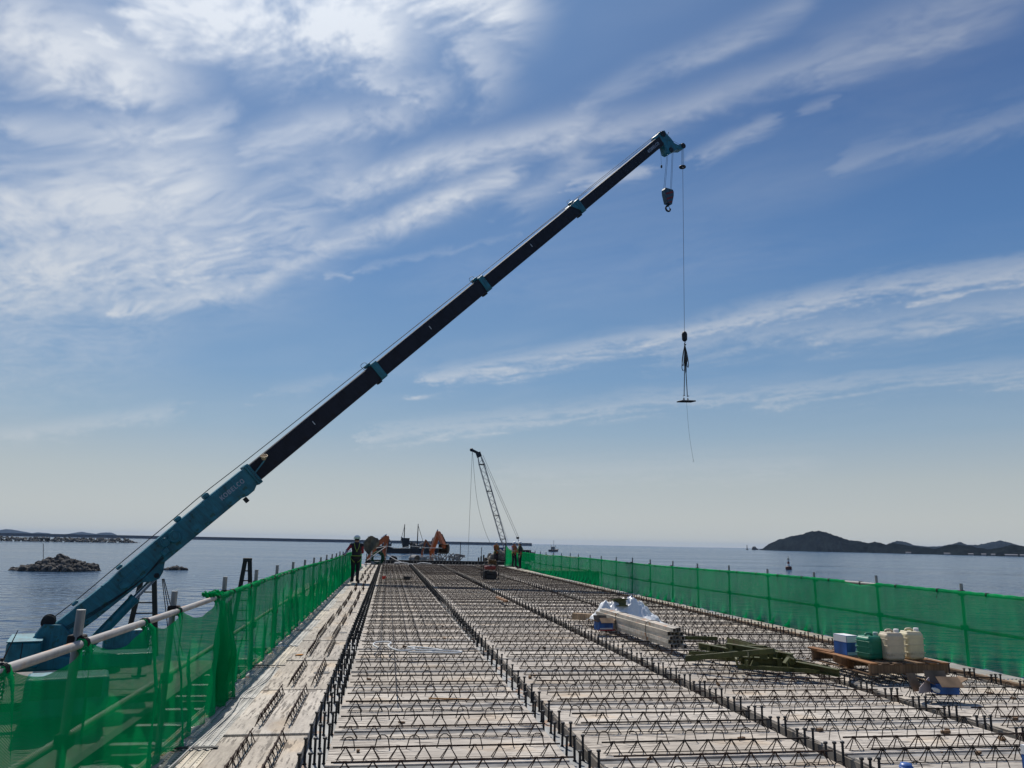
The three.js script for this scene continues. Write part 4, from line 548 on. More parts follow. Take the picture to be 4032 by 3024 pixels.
{ // pallet with canisters
  const P = thing('wooden_pallet', 'brown wooden pallet carrying three canisters and a blue box', 'pallet', [6.62, TOP, -10.06], 0.03), r = rng(406);
  for (let i = 0; i < 7; i++) put('deck_board', K().rbox(-0.5 + i * 0.166, 0.145, (r() - 0.5) * 0.03, 0.11, 0.018, 1.36, 0.004).mgeo(), i > 4 || i === 0 ? mat.woodOrange : mat.woodOld, P);
  for (const z of [-0.64, 0, 0.64]) put('stringer', K().rbox(0, 0.078, z, 1.12, 0.112, 0.045, 0.006).mgeo(), mat.woodOld, P);
  for (const x of [-0.5, 0, 0.5]) put('bottom_board', K().rbox(x, 0.0112, 0, 0.1, 0.018, 1.36, 0.004).mgeo(), mat.woodOld, P);
  const br = put('broken_board', K().rbox(0, 0, 0, 0.1, 0.02, 0.62, 0.004).mgeo(), mat.woodOrange, P); br.position.set(-0.5, 0.165, -0.5); br.rotation.set(0.03, 0.2, 0.06); br.scale.z = 0.7;
  const b2 = put('broken_board', K().rbox(0, 0, 0, 0.5, 0.09, 0.03, 0.004).mgeo(), mat.woodOrange, P); b2.position.set(-0.62, 0.1, 0.2); b2.rotation.set(0, 0.5, -0.28);
  const PT = TOP + 0.155;
  const bx = carton('carton', 'closed blue and white carton at the back left of the pallet', [6.27, PT, -10.2], 0.1, 0.17, 0.25, 0.27, [bluePrint, mat.white], 0);
  put('white_band', K().box(0, 0.205, 0.1382, 0.168, 0.08, 0.004).mgeo(), mat.white, bx); put('white_band', K().box(-0.0882, 0.205, 0, 0.004, 0.08, 0.265).mgeo(), mat.white, bx); put('white_band', K().box(0, 0.02, 0.1382, 0.168, 0.04, 0.004).mgeo(), std([0.4, 0.55, 0.65], 0.6), bx); put('print_square', K().box(0.06, 0.13, 0.1384, 0.03, 0.05, 0.003).box(0.06, 0.07, 0.1384, 0.03, 0.04, 0.003).mgeo(), std([0.35, 0.5, 0.75], 0.6), bx);
  function canister(label, p, turn, w, h, d, m, capM, tag) {
    const o = thing('canister', label, 'canister', p, turn), s = K().rbox(0, h * 0.46, 0, w, h * 0.92, d, 0.045, 0, 0, 0, 4);
    put('body', s.rbox(0, h * 0.9, 0, w * 0.84, h * 0.08, d * 0.8, 0.03, 0, 0, 0, 3).mgeo(), m, o);
    put('handle', K().tube([[-w * 0.3, h * 0.92, 0], [-w * 0.26, h * 0.995, 0], [w * 0.05, h * 1.0, 0], [w * 0.12, h * 0.92, 0]], 0.016, 7, 16).mgeo(), m, o);
    put('cap', K().lathe([[0, 0.045], [0.03, 0.045], [0.033, 0.038], [0.033, 0]], 14, M4(w * 0.32, h * 0.93, 0)).mgeo(), capM, o);
    for (const y of [0.25, 0.5, 0.72]) put('rib', K().rbox(0, h * y, 0, w + 0.006, 0.012, d + 0.006, 0.006).mgeo(), m, o); return o; }
  const soft = tex(256, 256, (u, v) => { const k = 0.95 + 0.16 * (tfbm(u, v, 5, 5, 5, 77) - 0.5) - 0.16 * sstep(0.58, 0.75, tfbm(u, v, 7, 7, 4, 13)); return [k, k * 0.985, k * 0.95]; }, true, 0.5);
  const hd = (c, t = 0) => new THREE.MeshPhysicalMaterial({ color: lin(...c), roughness: 0.45, transmission: t, thickness: 0, map: soft });
  canister('dark green plastic canister standing in front of the blue box on the pallet', [6.35, PT, -9.75], 0.2, 0.29, 0.31, 0.25, hd([0.006, 0.21, 0.125]), std([0.3, 0.4, 0.38], 0.5));
  canister('dusty beige canister, middle one of the three on the pallet', [6.56, PT, -9.62], -0.05, 0.25, 0.37, 0.22, hd([0.80, 0.70, 0.54], 0.25), mat.white);
  canister('cleaner cream canister, rightmost of the three on the pallet', [6.92, PT, -9.72], -0.1, 0.24, 0.375, 0.22, hd([0.93, 0.86, 0.62], 0.3), mat.white);
}
{ // torn box in front of the pallet, glove, corner bucket
  const c = carton('carton', 'torn open blue and brown carton on the bars in front of the pallet', [6.24, TOP, -8.28], -0.15, 0.25, 0.1, 0.2, [bluePrint, mat.cardboard], 0.15);
  put('torn_side', K().poly([[0, 0], [0.24, 0], [0.2, 0.16], [0.02, 0.06]], 0.006, M4(-0.32, 0.0, 0.08, 0, 0.5, 0)).mgeo(), std([0.5, 0.42, 0.4], 0.9), c); const lf = put('leaning_flap', K().box(0, 0.1, 0, 0.26, 0.2, 0.006).mgeo(), mat.cardboard, c); lf.position.set(-0.26, 0, -0.05); lf.rotation.set(-0.5, 0.7, 0.25);
  solo('bottle', K().lathe([[0, 0], [0.022, 0], [0.024, 0.06], [0.012, 0.08], [0.012, 0.095], [0, 0.096]], 12, M4(0, 0.02, 0, 0, 0, 1.2)).box(-0.035, 0.035, 0.02, 0.03, 0.03, 0.012, 0, 0, 1.2).mgeo(), mat.white, 'tiny white bottle lying inside the torn blue carton', 'bottle', [6.12, TOP + 0.01, -8.2], 0.2);
  const bk = thing('bucket', 'blue plastic bucket cut off by the bottom edge of the picture', 'bucket', [3.62, TOP - 0.075, -5.25]); put('shell', K().lathe([[0, 0.0], [0.042, 0.0], [0.044, 0.02], [0.043, 0.16], [0.036, 0.185], [0, 0.188]], 20).mgeo(), std([0.06, 0.13, 0.36], 0.35), bk); put('rim', K().add(new THREE.TorusGeometry(0.0445, 0.004, 6, 20), M4(0, 0.16, 0, Math.PI / 2)).mgeo(), std([0.10, 0.18, 0.42], 0.35), bk);
  const cb = carton('carton', 'blue and white carton at the right edge of the picture near the bottom', [4.78, TOP, -5.3], 0.1, 0.2, 0.17, 0.25, [bluePrint, mat.white], 0); put('white_band', K().box(0, 0.14, 0.1275, 0.2, 0.06, 0.003).mgeo(), mat.white, cb); put('white_band', K().box(-0.1025, 0.14, 0, 0.003, 0.06, 0.25).mgeo(), mat.white, cb);
  // lumps of broken concrete in the near joint
  solo('concrete_lump', rockGeo([[0, 0.03, 0, 0.16], [0.1, 0.02, 0.06, 0.1], [-0.08, 0.02, 0.05, 0.11]]), mat.rockPale, 'broken concrete lumps in the joint beside the blue bucket', 'concrete lump', [3.42, -0.1, -5.6]);
}
{ // small loose things on the bars
  const o = solo('timber_batten', K().rbox(0, 0.025, 0, 0.085, 0.05, 1.55, 0.005).mgeo(), mat.woodOrange, 'orange timber batten lying alone on the bars of the second panel row', 'timber', [3.2, TOP, -21.9], 0.03);
  const st = solo('stick', K().rbox(0, 0.0, 0, 0.42, 0.012, 0.012, 0.004).mgeo(), std([0.5, 0.25, 0.07], 0.8), 'thin orange stick resting on the nearest bars', 'stick', [0.69, TOP - 0.005, -8.27], -0.2);
  const W = std([0.62, 0.63, 0.62], 0.7);
  solo('rope_coil', K().tube([[-0.12, 0.02, 0.25], [-0.2, 0.03, 0.55], [-0.14, 0.03, 0.85], [0.05, 0.04, 0.75], [0.02, 0.03, 0.4], [0.2, 0.03, -0.12], [0.4, 0.03, 0.1], [0.3, 0.03, 0.3], [0.6, 0.03, 0.15], [0.8, 0.02, -0.05], [0.55, 0.02, -0.2], [0.3, 0.03, -0.25], [0.65, 0.03, -0.3], [0.95, 0.03, -0.35], [1.05, 0.03, -0.22], [0.8, 0.04, -0.18], [0.4, 0.04, -0.1]].map(([x, y, z]) => [x, y, -z]), 0.0125, 6, 120).mgeo(), W, 'white rope coil tangled on the bars of the leftmost panel row', 'rope', [0.06, TOP, -11.65]);
  // pot on a plank and red cup far down the first row
  const b = solo('wooden_bar', K().rbox(0, 0.02, 0, 0.95, 0.04, 0.06, 0.006).mgeo(), std([0.09, 0.085, 0.04], 0.8), 'dark olive bar lying across the leftmost row beside the red cup', 'bar', [0.38, TOP, -32.85]);
  const cup = thing('bucket', 'small bright red bucket far down the leftmost panel row', 'bucket', [-0.09, TOP, -33.0]); put('shell', K().lathe([[0, 0], [0.07, 0], [0.08, 0.13], [0.074, 0.13], [0.066, 0.01], [0, 0.01]], 16).mgeo(), std([0.55, 0.03, 0.02], 0.45), cup);
  const pot = thing('pot', 'dark round pot beside the red bucket far down the deck', 'pot', [0.84, TOP, -32.7]); put('shell', K().lathe([[0, 0], [0.13, 0], [0.15, 0.05], [0.15, 0.14], [0.14, 0.14], [0.13, 0.03], [0, 0.02]], 18).mgeo(), mat.darkSteel, pot); put('handle', K().bar([0.15, 0.12, 0], [0.32, 0.12, 0], 0.012, 6).mgeo(), mat.darkSteel, pot);
  solo('rag', K().poly([[-0.06, 0], [0.03, -0.02], [0.07, 0.02], [0.0, 0.045]], 0.012, M4(0, 0.01, 0, -Math.PI / 2)).mgeo(), std([0.6, 0.24, 0.03], 0.9), 'orange rag on the left edge panels', 'rag', [-1.18, 0.012, -11.94], 0.4);
  solo('cable', K().tube([[-1.62, -0.004, -5.4], [-1.5, 0.004, -6.2], [-1.47, 0.006, -7.0], [-1.42, 0.006, -8.3], [-1.46, 0.006, -9.2], [-1.36, 0.006, -10.0], [-1.40, 0.006, -11.5]], 0.006, 5, 60).mgeo(), std([0.5, 0.48, 0.44], 0.7), 'thin pale cable lying along the nearest left walkway planks', 'cable', [0, 0, 0]);
  // rope bits by the far end
  const r2 = rng(409); for (const [x, z, l] of [[2.5, -55.8, 'white rope end draped at the far end of the second row'], [0.9, -56.0, 'white rope end draped at the far end of the first row']]) solo('rope_end', K().tube([[-0.4, 0, 0.1], [-0.1, 0.05, -0.1], [0.3, 0.04, 0.15], [0.6, 0, 0]], 0.03, 5, 16).mgeo(), W, l, 'rope', [x, TOP + 0.03, z]);
}
{ // generator
  const G = thing('generator', 'red petrol generator in a black tube frame far down the deck', 'generator', [4.45, TOP, -34.2], 0.05);
  put('frame', K().tube([[-0.33, 0, 0.24], [-0.33, 0.55, 0.24], [-0.29, 0.6, 0.24], [0.29, 0.6, 0.24], [0.33, 0.55, 0.24], [0.33, 0, 0.24]], 0.018, 6, 30).tube([[-0.33, 0, -0.24], [-0.33, 0.55, -0.24], [-0.29, 0.6, -0.24], [0.29, 0.6, -0.24], [0.33, 0.55, -0.24], [0.33, 0, -0.24]], 0.018, 6, 30).bar([-0.33, 0.02, -0.24], [-0.33, 0.02, 0.24], 0.018, 6).bar([0.33, 0.02, -0.24], [0.33, 0.02, 0.24], 0.018, 6).bar([-0.3, 0.02, 0.24], [0.3, 0.02, 0.24], 0.018, 6).bar([-0.3, 0.02, -0.24], [0.3, 0.02, -0.24], 0.018, 6).bar([-0.28, 0.6, -0.24], [-0.28, 0.6, 0.24], 0.018, 6).bar([0.28, 0.6, -0.24], [0.28, 0.6, 0.24], 0.018, 6).mgeo(), mat.black, G);
  const red = std([0.17, 0.01, 0.01], 0.35); const tank = put('fuel_tank', K().rbox(0, 0.49, 0, 0.48, 0.16, 0.4, 0.05, 0, 0, 0, 3).mgeo(), red, G); put('filler_cap', K().lathe([[0, 0.03], [0.04, 0.03], [0.04, 0]], 14, M4(0, 0.57, 0)).mgeo(), mat.chrome, tank);
  put('engine', K().rbox(-0.1, 0.2, 0, 0.36, 0.32, 0.34, 0.04, 0, 0, 0, 2).mgeo(), mat.darkSteel, G); put('alternator', K().add(new THREE.CylinderGeometry(0.14, 0.14, 0.26, 18), M4(0.17, 0.2, 0, 0, 0, Math.PI / 2)).mgeo(), std([0.05, 0.02, 0.02], 0.5), G);
  put('panel', K().rbox(0.02, 0.3, 0.21, 0.4, 0.16, 0.05, 0.01).mgeo(), mat.darkSteel, G); put('panel', K().rbox(0.02, 0.12, 0.22, 0.44, 0.16, 0.03, 0.01).mgeo(), mat.black, G); put('label_plate', K().box(0.05, 0.36, 0.238, 0.28, 0.03, 0.004).mgeo(), mat.flange, G);
  solo('cable_heap', (() => { const r = rng(411), k = K(); for (let i = 0; i < 12; i++) { const a = r() * 6; k.tube([[0.2 * Math.cos(a), 0.02, 0.16 * Math.sin(a)], [0.17 * Math.cos(a + 1.5), 0.06 + r() * 0.12, 0.14 * Math.sin(a + 1.5)], [0.16 * Math.cos(a + 3), 0.1 + r() * 0.12, 0.12 * Math.sin(a + 3)], [0.18 * Math.cos(a + 4.6), 0.04, 0.15 * Math.sin(a + 4.6)]], 0.018, 5, 14, true); } return k.mgeo(); })(), std([0.10, 0.05, 0.014], 0.8), 'heap of brown and yellow cable on top of the generator', 'cable', [4.55, TOP + 0.63, -34.2]);
}
{ // far end of the deck: rope rails on posts, tarpaulin, net coil
  const W = std([0.5, 0.49, 0.46], 0.8), R = thing('rope_barrier', 'barrier of thin posts and two sagging white ropes across the far end', 'barrier');
  const ps = [[-0.1, 1.45], [1.75, 1.6], [5.48, 1.65], [7.1, 1.3]]; for (const [x, h] of ps) put('post', K().bar([x, -0.02, -59.9], [x, h, -59.9], 0.028, 6).mgeo(), x < 1 ? mat.pipeOld : mat.darkSteel, R);
  for (const [y, d] of [[1.22, 0.02], [0.62, 0.05]]) { put('rope', K().tube([[-0.1, y + 0.05, -59.85], [0.8, y - 0.1, -59.85], [1.75, y + 0.08, -59.85]], 0.02, 5, 16).mgeo(), W, R); put('rope', K().tube([[1.75, y + 0.08, -59.85], [3.0, y - 0.02, -59.85], [4.1, y - 0.03, -59.85]], 0.02, 5, 16).mgeo(), W, R); }
  put('rope', K().tube([[-1.6, 1.0, -53], [-1.0, 1.1, -56], [-0.1, 1.27, -59.85]], 0.02, 5, 14).mgeo(), W, R); put('rope', K().tube([[-1.6, 1.05, -53], [-0.9, 0.62, -56], [-0.1, 0.45, -59.85]], 0.02, 5, 14).mgeo(), W, R); put('rope', K().tube([[-1.4, 0.3, -53.5], [-0.6, 0.9, -57], [-0.1, 1.25, -59.85]], 0.02, 5, 14).mgeo(), W, R); put('rope', K().tube([[0.0, 0.6, -59.8], [1.2, 0.1, -57.8], [2.2, 0.06, -57.0]], 0.025, 5, 16).mgeo(), W, R);
  // tarpaulin hung over a pole
  const N = 18, pos = [], ix = []; for (let i = 0; i <= N; i++) for (let j = 0; j <= N; j++) { const u = i / N, v = j / N, wdt = 0.36 + 0.32 * v - 0.5 * Math.max(0, v - 0.6); const xl = -0.12 - 0.34 * Math.sin(Math.PI * Math.min(1, v * 0.95)), xr = 0.12 + 0.5 * Math.sin(Math.PI * Math.min(1, 0.25 + v * 0.72)); pos.push(mixn(xl, xr, u), 1.0 + 0.06 * Math.sin(u * 5) - v * (0.86 + 0.3 * Math.exp(-((u - 0.4) ** 2) * 14) - 0.12 * u) , 0.12 * Math.sin(u * 9 + v * 2) * (0.3 + v) + 0.06 * fbm(u * 5, v * 5, 2)); } for (let i = 0; i < N; i++) for (let j = 0; j < N; j++) { const a = i * (N + 1) + j, b = a + N + 1; ix.push(a, a + 1, b, b, a + 1, b + 1); }
  const g = new THREE.BufferGeometry(); g.setAttribute('position', new THREE.Float32BufferAttribute(pos, 3)); g.setIndex(ix); g.computeVertexNormals(); metric(g);
  solo('tarpaulin', g, std([0.21, 0.195, 0.15], 0.95, 0, { map: grime, side: THREE.DoubleSide }), 'grey brown tarpaulin draped over a pole at the far end of the left net', 'tarpaulin', [-1.12, 0.78, -50.3]).scale.set(0.95, 1.1, 1);
  solo('tarpaulin_pole', K().bar([-1.3, -0.02, -50.5], [-1.25, 1.9, -50.4], 0.03, 6).mgeo(), mat.darkSteel, 'dark pole holding up the grey brown tarpaulin', 'pole');
  const k = K(), r = rng(414); for (let i = 0; i < 30; i++) { const a = r() * 6.28, rad = 0.34 + r() * 0.14; k.tube([[rad * Math.cos(a), 0.35 + rad * Math.sin(a), r() * 0.3], [rad * 0.98 * Math.cos(a + 0.6), 0.36 + rad * 0.98 * Math.sin(a + 0.6), r() * 0.3], [rad * Math.cos(a + 1.3), 0.35 + rad * Math.sin(a + 1.3), r() * 0.3]], 0.07, 5, 6); }
  solo('net_coil', k.mgeo(), std([0.006, 0.05, 0.02], 0.9), 'coil of dark green net standing on the far left corner of the deck', 'net coil', [-0.7, 0.1, -57.2]); solo('concrete_block', K().rbox(0, 0.11, 0, 0.85, 0.22, 0.5, 0.02).mgeo(), mat.concreteSmooth, 'pale concrete block below the dark green net coil', 'concrete block', [-0.7, -0.01, -57.2]);
  solo('tub', K().lathe([[0, 0], [0.15, 0], [0.17, 0.18], [0.16, 0.18], [0.14, 0.02], [0, 0.02]], 16).mgeo(), mat.white, 'white tub on the apron at the far end of the deck', 'tub', [0.75, -0.01, -57.6]);
  // right corner: slack green net and gate post
  const S = netSheet(0, 1, 20, 14, (z, t) => [0, 0]), q = S.attributes.position; for (let i = 0; i <= 20; i++) for (let j = 0; j <= 14; j++) { const u = i / 20, v = j / 14, top = mixn(1.5, 0.8, Math.pow(u, 0.6)) + 0.05 * Math.sin(u * 20); q.setXYZ(i * 15 + j, u * 1.55, top * (1 - v), 0.18 * Math.sin(u * 7 + v * 4) * (0.3 + v) - u * 0.4 - 0.3 * v * (1 - u)); S.attributes.uv.setXY(i * 15 + j, u * 1.6, v * 1.5); } S.computeVertexNormals();
  solo('safety_net', S, mat.net, 'slack green net sagging from a post behind the two talking workers', 'safety net', [8.55, 0.0, -57.2], 0, 'green safety nets'); solo('net_post', K().bar([8.55, -0.02, -57.2], [8.55, 1.6, -57.2], 0.035, 6).mgeo(), mat.darkSteel, 'dark post holding the slack green net at the far right corner', 'post');
  solo('rubble_bags', rockGeo(Array.from({ length: 90 }, () => { const a = r(), b = r(); return [a * 2.6, (0.15 + 1.2 * (1 - Math.abs(a - 0.6) * 1.4)) * b, r() * 1.6, 0.3 + 0.35 * r(), 1.2]; })), mat.rockPale, 'heap of pale rubble and sacks behind the worker in orange', 'rubble', [7.9, -0.05, -64.8]);
  const br = thing('barrel', 'blue steel barrel beside the pale rubble heap at the far end', 'barrel', [9.15, 0.42, -64.2]); put('shell', K().lathe([[0, 0], [0.29, 0], [0.3, 0.02], [0.29, 0.04], [0.29, 0.3], [0.305, 0.32], [0.29, 0.34], [0.29, 0.6], [0.305, 0.62], [0.29, 0.64], [0.29, 0.86], [0.3, 0.88], [0.27, 0.88], [0, 0.86]], 18).mgeo(), std([0.012, 0.045, 0.16], 0.45), br);
  solo('concrete_stack', K().rbox(0, 0.16, 0, 0.9, 0.32, 0.8, 0.03).rbox(0, 0.37, 0, 1.15, 0.1, 0.9, 0.03).mgeo(), mat.concreteSmooth, 'stacked grey concrete slabs carrying the blue barrel', 'concrete block', [9.15, 0.0, -64.2]);
  const sl = thing('far_slab', 'grey concrete slab beyond the dark bulkhead at the far end', 'slab'); put('slab', K().box(5.2, -0.2, -66.3, 9.5, 0.36, 11).mgeo(), mat.concreteSmooth, sl); put('pier', K().box(5.2, -4.2, -69, 6, 7.6, 3).mgeo(), mat.concreteSmooth, sl);
  for (let i = 0; i < 4; i++) solo('starter_bar', K().rbox(0, 0.26 + (i % 3) * 0.05, 0, 0.12, 0.52 + (i % 3) * 0.1, 0.12, 0.02).mgeo(), mat.black, ['leftmost of four short dark stubs left of the blue barrel', 'second from left of four short dark stubs by the barrel', 'third from left of four short dark stubs by the barrel', 'rightmost of four short dark stubs, nearest the blue barrel'][i], 'stub', [7.2 + i * 0.2, -0.02, -62.5], 0, 'dark stubs by the barrel');
}
{ // small scraps on the panels
  const r = rng(430), k = K(); for (let i = 0; i < 70; i++) { const c = r() * 4 | 0, x = COLS[c] + 0.1 + r() * 1.65, z = -5.6 - Math.pow(r(), 1.6) * 26, s = 0.012 + r() * 0.03; k.box(x, 0.004 + s * 0.3, z, s * (1 + 3 * r() * r()), s * 0.6, s, 0, r() * 6, (r() - 0.5) * 0.4); }
  const o = solo('wood_scraps', k.mgeo(), mat.woodOld, 'small scraps of wood and grit scattered between the deck bars', 'scraps'); o.userData.kind = 'stuff';
}
// ---------------------------------------------------------------- people: one continuous body each, meshed from tapered bones
const SKIN = [0.42, 0.24, 0.16];
function person(label, p, turn, J, colors, extra) {
  // J: joints [x, y, z]; bones: [a, b, ra, rb, colour key]; the body faces local +z
  const o = thing('person', label, 'person', p, turn);
  const bones = [['hip', 'belly', 0.135, 0.125, 'shirt', 1.25], ['belly', 'chest', 0.125, 0.135, 'shirt', 1.35], ['chest', 'collar', 0.13, 0.085, 'shirt', 1.35], ['collar', 'head', 0.052, 0.052, 'skin', 1], ['head', 'crown', 0.088, 0.09, 'skin', 1], ['head', 'chin', 0.07, 0.05, 'skin', 1], ['head', 'nose', 0.03, 0.016, 'skin', 1]];
  for (const s of ['L', 'R']) bones.push(['shoulder' + s, 'elbow' + s, 0.062, 0.045, 'sleeve', 1], ['collar', 'shoulder' + s, 0.07, 0.068, 'shirt', 1], ['elbow' + s, 'wrist' + s, 0.043, 0.031, 'fore', 1], ['wrist' + s, 'palm' + s, 0.034, 0.036, 'hand', 1], ['hip', 'hip' + s, 0.12, 0.105, 'trousers', 1], ['hip' + s, 'knee' + s, 0.1, 0.072, 'trousers', 1], ['knee' + s, 'ankle' + s, 0.07, 0.056, 'trousers', 1], ['ankle' + s, 'toe' + s, 0.056, 0.04, 'boot', 1]);
  const B = bones.map(([a, b, ra, rb, c, fl]) => { const A = J[a], D = J[b].map((v, i) => v - A[i]); return { A, D, l2: D[0] ** 2 + D[1] ** 2 + D[2] ** 2 + 1e-9, ra, rb, c: colors[c] || colors.shirt, fl }; });
  let lo = [9, 9, 9], hi = [-9, -9, -9]; for (const k in J) J[k].forEach((v, i) => { lo[i] = Math.min(lo[i], v); hi[i] = Math.max(hi[i], v); });
  const mid = lo.map((v, i) => (v + hi[i]) / 2), half = lo.map((v, i) => (hi[i] - v) / 2 + 0.2);
  const dist = (x, y, z, b) => { const px = x - b.A[0], py = y - b.A[1], pz = z - b.A[2], t = clamp((px * b.D[0] + py * b.D[1] + pz * b.D[2]) / b.l2), dx = (px - b.D[0] * t) / b.fl, dy = py - b.D[1] * t, dz = pz - b.D[2] * t; return Math.hypot(dx, dy, dz) - mixn(b.ra, b.rb, t); };
  const N = 72, mc = new MarchingCubes(N, mat.black, false, false, 60000); mc.isolation = 0;
  const h2 = N / 2; for (let k = 0; k < N; k++) for (let j = 0; j < N; j++) for (let i = 0; i < N; i++) { const x = mid[0] + (i - h2) / h2 * half[0], y = mid[1] + (j - h2) / h2 * half[1], z = mid[2] + (k - h2) / h2 * half[2]; let d = 1; for (const b of B) { const e = dist(x, y, z, b); const kk = 0.035, h = clamp(0.5 + 0.5 * (d - e) / kk); d = d + (e - d) * h - kk * h * (1 - h); } mc.field[i + j * N + k * N * N] = -d; }
  mc.update();
  const n = mc.count, pos = new Float32Array(n * 3), nor = new Float32Array(n * 3), col = new Float32Array(n * 3), v = V(0, 0, 0);
  for (let i = 0; i < n; i++) { for (let c = 0; c < 3; c++) pos[3 * i + c] = mid[c] + mc.positionArray[3 * i + c] * half[c]; v.set(mc.normalArray[3 * i] / half[0], mc.normalArray[3 * i + 1] / half[1], mc.normalArray[3 * i + 2] / half[2]).normalize(); v.toArray(nor, 3 * i); let best = 9, cc; for (const b of B) { const e = dist(pos[3 * i], pos[3 * i + 1], pos[3 * i + 2], b); if (e < best) { best = e; cc = b.c; } } col.set(cc, 3 * i); }
  const body = new THREE.BufferGeometry(); body.setAttribute('position', new THREE.BufferAttribute(pos, 3)); body.setAttribute('normal', new THREE.BufferAttribute(nor, 3)); body.setAttribute('uv', new THREE.BufferAttribute(new Float32Array(n * 2), 2)); body.setAttribute('color', new THREE.BufferAttribute(col, 3));
  // fingers grow out of each palm
  const parts = [body]; for (const s of ['L', 'R']) { const w = V(...J['wrist' + s]), q = V(...J['palm' + s]), d = q.clone().sub(w).normalize(), side = V(...(J['side' + s] || [0, 0, 1])).cross(d).cross(d).negate().normalize(), flat = d.clone().cross(side);
    [[-0.03, 0.062, 0.0085], [-0.01, 0.074, 0.009], [0.011, 0.07, 0.0088], [0.03, 0.055, 0.008], [0.036, 0.05, 0.01]].forEach(([off, len, rad], k) => { const a = q.clone().addScaledVector(side, k === 4 ? 0.028 : off).addScaledVector(d, k === 4 ? -0.02 : 0.018), m = a.clone().addScaledVector(d, len * 0.55).addScaledVector(side, k === 4 ? 0.03 : 0), e = m.clone().addScaledVector(d, len * 0.45).addScaledVector(flat, 0.018); const g = K().tube([a.toArray(), m.toArray(), e.toArray()], rad, 6, 6).ball(e.x, e.y, e.z, rad, 6).geo; const c = new Float32Array(g.attributes.position.count * 3); for (let i = 0; i < c.length; i += 3) c.set(colors.hand, i); g.setAttribute('color', new THREE.BufferAttribute(c, 3)); parts.push(g); }); }
  put('body', mergeGeometries(parts), std([1, 1, 1], 0.85, 0, { vertexColors: true }), o);
  // safety helmet
  const hc = J.crown, hf = V(...J.nose).sub(V(...J.head)); hf.y = 0; const yaw = Math.atan2(hf.x, hf.z);
  const he = put('helmet', K().lathe([[0.128, 0], [0.125, 0.03], [0.112, 0.075], [0.08, 0.112], [0.035, 0.13], [0, 0.133]], 20).add(new THREE.CylinderGeometry(0.15, 0.155, 0.012, 20), M4(0, 0, 0.02, 0, 0, 0, [0.95, 1, 1.1])).mgeo(), std(colors.helmet, 0.4), o); he.position.set(hc[0], hc[1] - 0.015, hc[2]); he.rotation.y = yaw;
  if (colors.band) { const b = put('helmet_band', K().add(new THREE.CylinderGeometry(0.127, 0.128, 0.03, 20, 1, true), M4(0, 0.025, 0)).mgeo(), std(colors.band, 0.6, 0, { side: THREE.DoubleSide }), he); }
  put('hair', K().add(new THREE.SphereGeometry(0.098, 14, 8, 0, 6.3, 1.2, 0.75), M4(hc[0], hc[1] - 0.05, hc[2] - 0.0)).mgeo(), std([0.012, 0.01, 0.009], 0.9), o);
  if (extra) extra(o, J); return o;
}
const STAND = () => ({ hip: [0, 0.95, 0], belly: [0, 1.1, 0], chest: [0, 1.3, 0], collar: [0, 1.43, -0.01], head: [0, 1.6, 0.02], crown: [0, 1.66, 0.01], chin: [0, 1.535, 0.06], nose: [0, 1.595, 0.115], hipL: [0.1, 0.92, 0], kneeL: [0.11, 0.5, 0.01], ankleL: [0.11, 0.09, -0.02], toeL: [0.13, 0.045, 0.15], hipR: [-0.1, 0.92, 0], kneeR: [-0.11, 0.5, 0.01], ankleR: [-0.11, 0.09, -0.02], toeR: [-0.13, 0.045, 0.15], shoulderL: [0.2, 1.4, 0], elbowL: [0.25, 1.12, -0.02], wristL: [0.24, 0.87, 0.06], palmL: [0.24, 0.8, 0.08], shoulderR: [-0.2, 1.4, 0], elbowR: [-0.25, 1.12, -0.02], wristR: [-0.24, 0.87, 0.06], palmR: [-0.24, 0.8, 0.08] });
const hiviz = std([0.26, 0.36, 0.05], 0.7);
const harness = (o) => { // shoulder straps, waist belt and thigh loops over the clothes
  put('harness', K().tube([[0.1, 1.02, 0.15], [0.12, 1.25, 0.165], [0.11, 1.46, 0.07], [0.1, 1.46, -0.07], [0.06, 1.28, -0.165], [-0.02, 1.15, -0.16]], 0.013, 5, 26).tube([[-0.1, 1.02, 0.15], [-0.12, 1.25, 0.165], [-0.11, 1.46, 0.07], [-0.1, 1.46, -0.07], [-0.06, 1.28, -0.165], [0.02, 1.15, -0.16]], 0.013, 5, 26).tube([[0.19, 1.0, 0], [0.1, 1.0, 0.14], [-0.1, 1.0, 0.14], [-0.19, 1.0, 0], [-0.1, 1.0, -0.14], [0.1, 1.0, -0.14]], 0.014, 5, 30, true).mgeo(), hiviz, o);
  for (const s of [-1, 1]) put('thigh_strap', K().tube([[s * 0.21, 0.98, 0], [s * 0.16, 0.8, 0.09], [s * 0.03, 0.76, 0.02], [s * 0.09, 0.78, -0.11], [s * 0.19, 0.9, -0.06]], 0.013, 5, 22, true).mgeo(), hiviz, o); };
const DARK = [0.012, 0.013, 0.017], BOOT = [0.012, 0.011, 0.01];
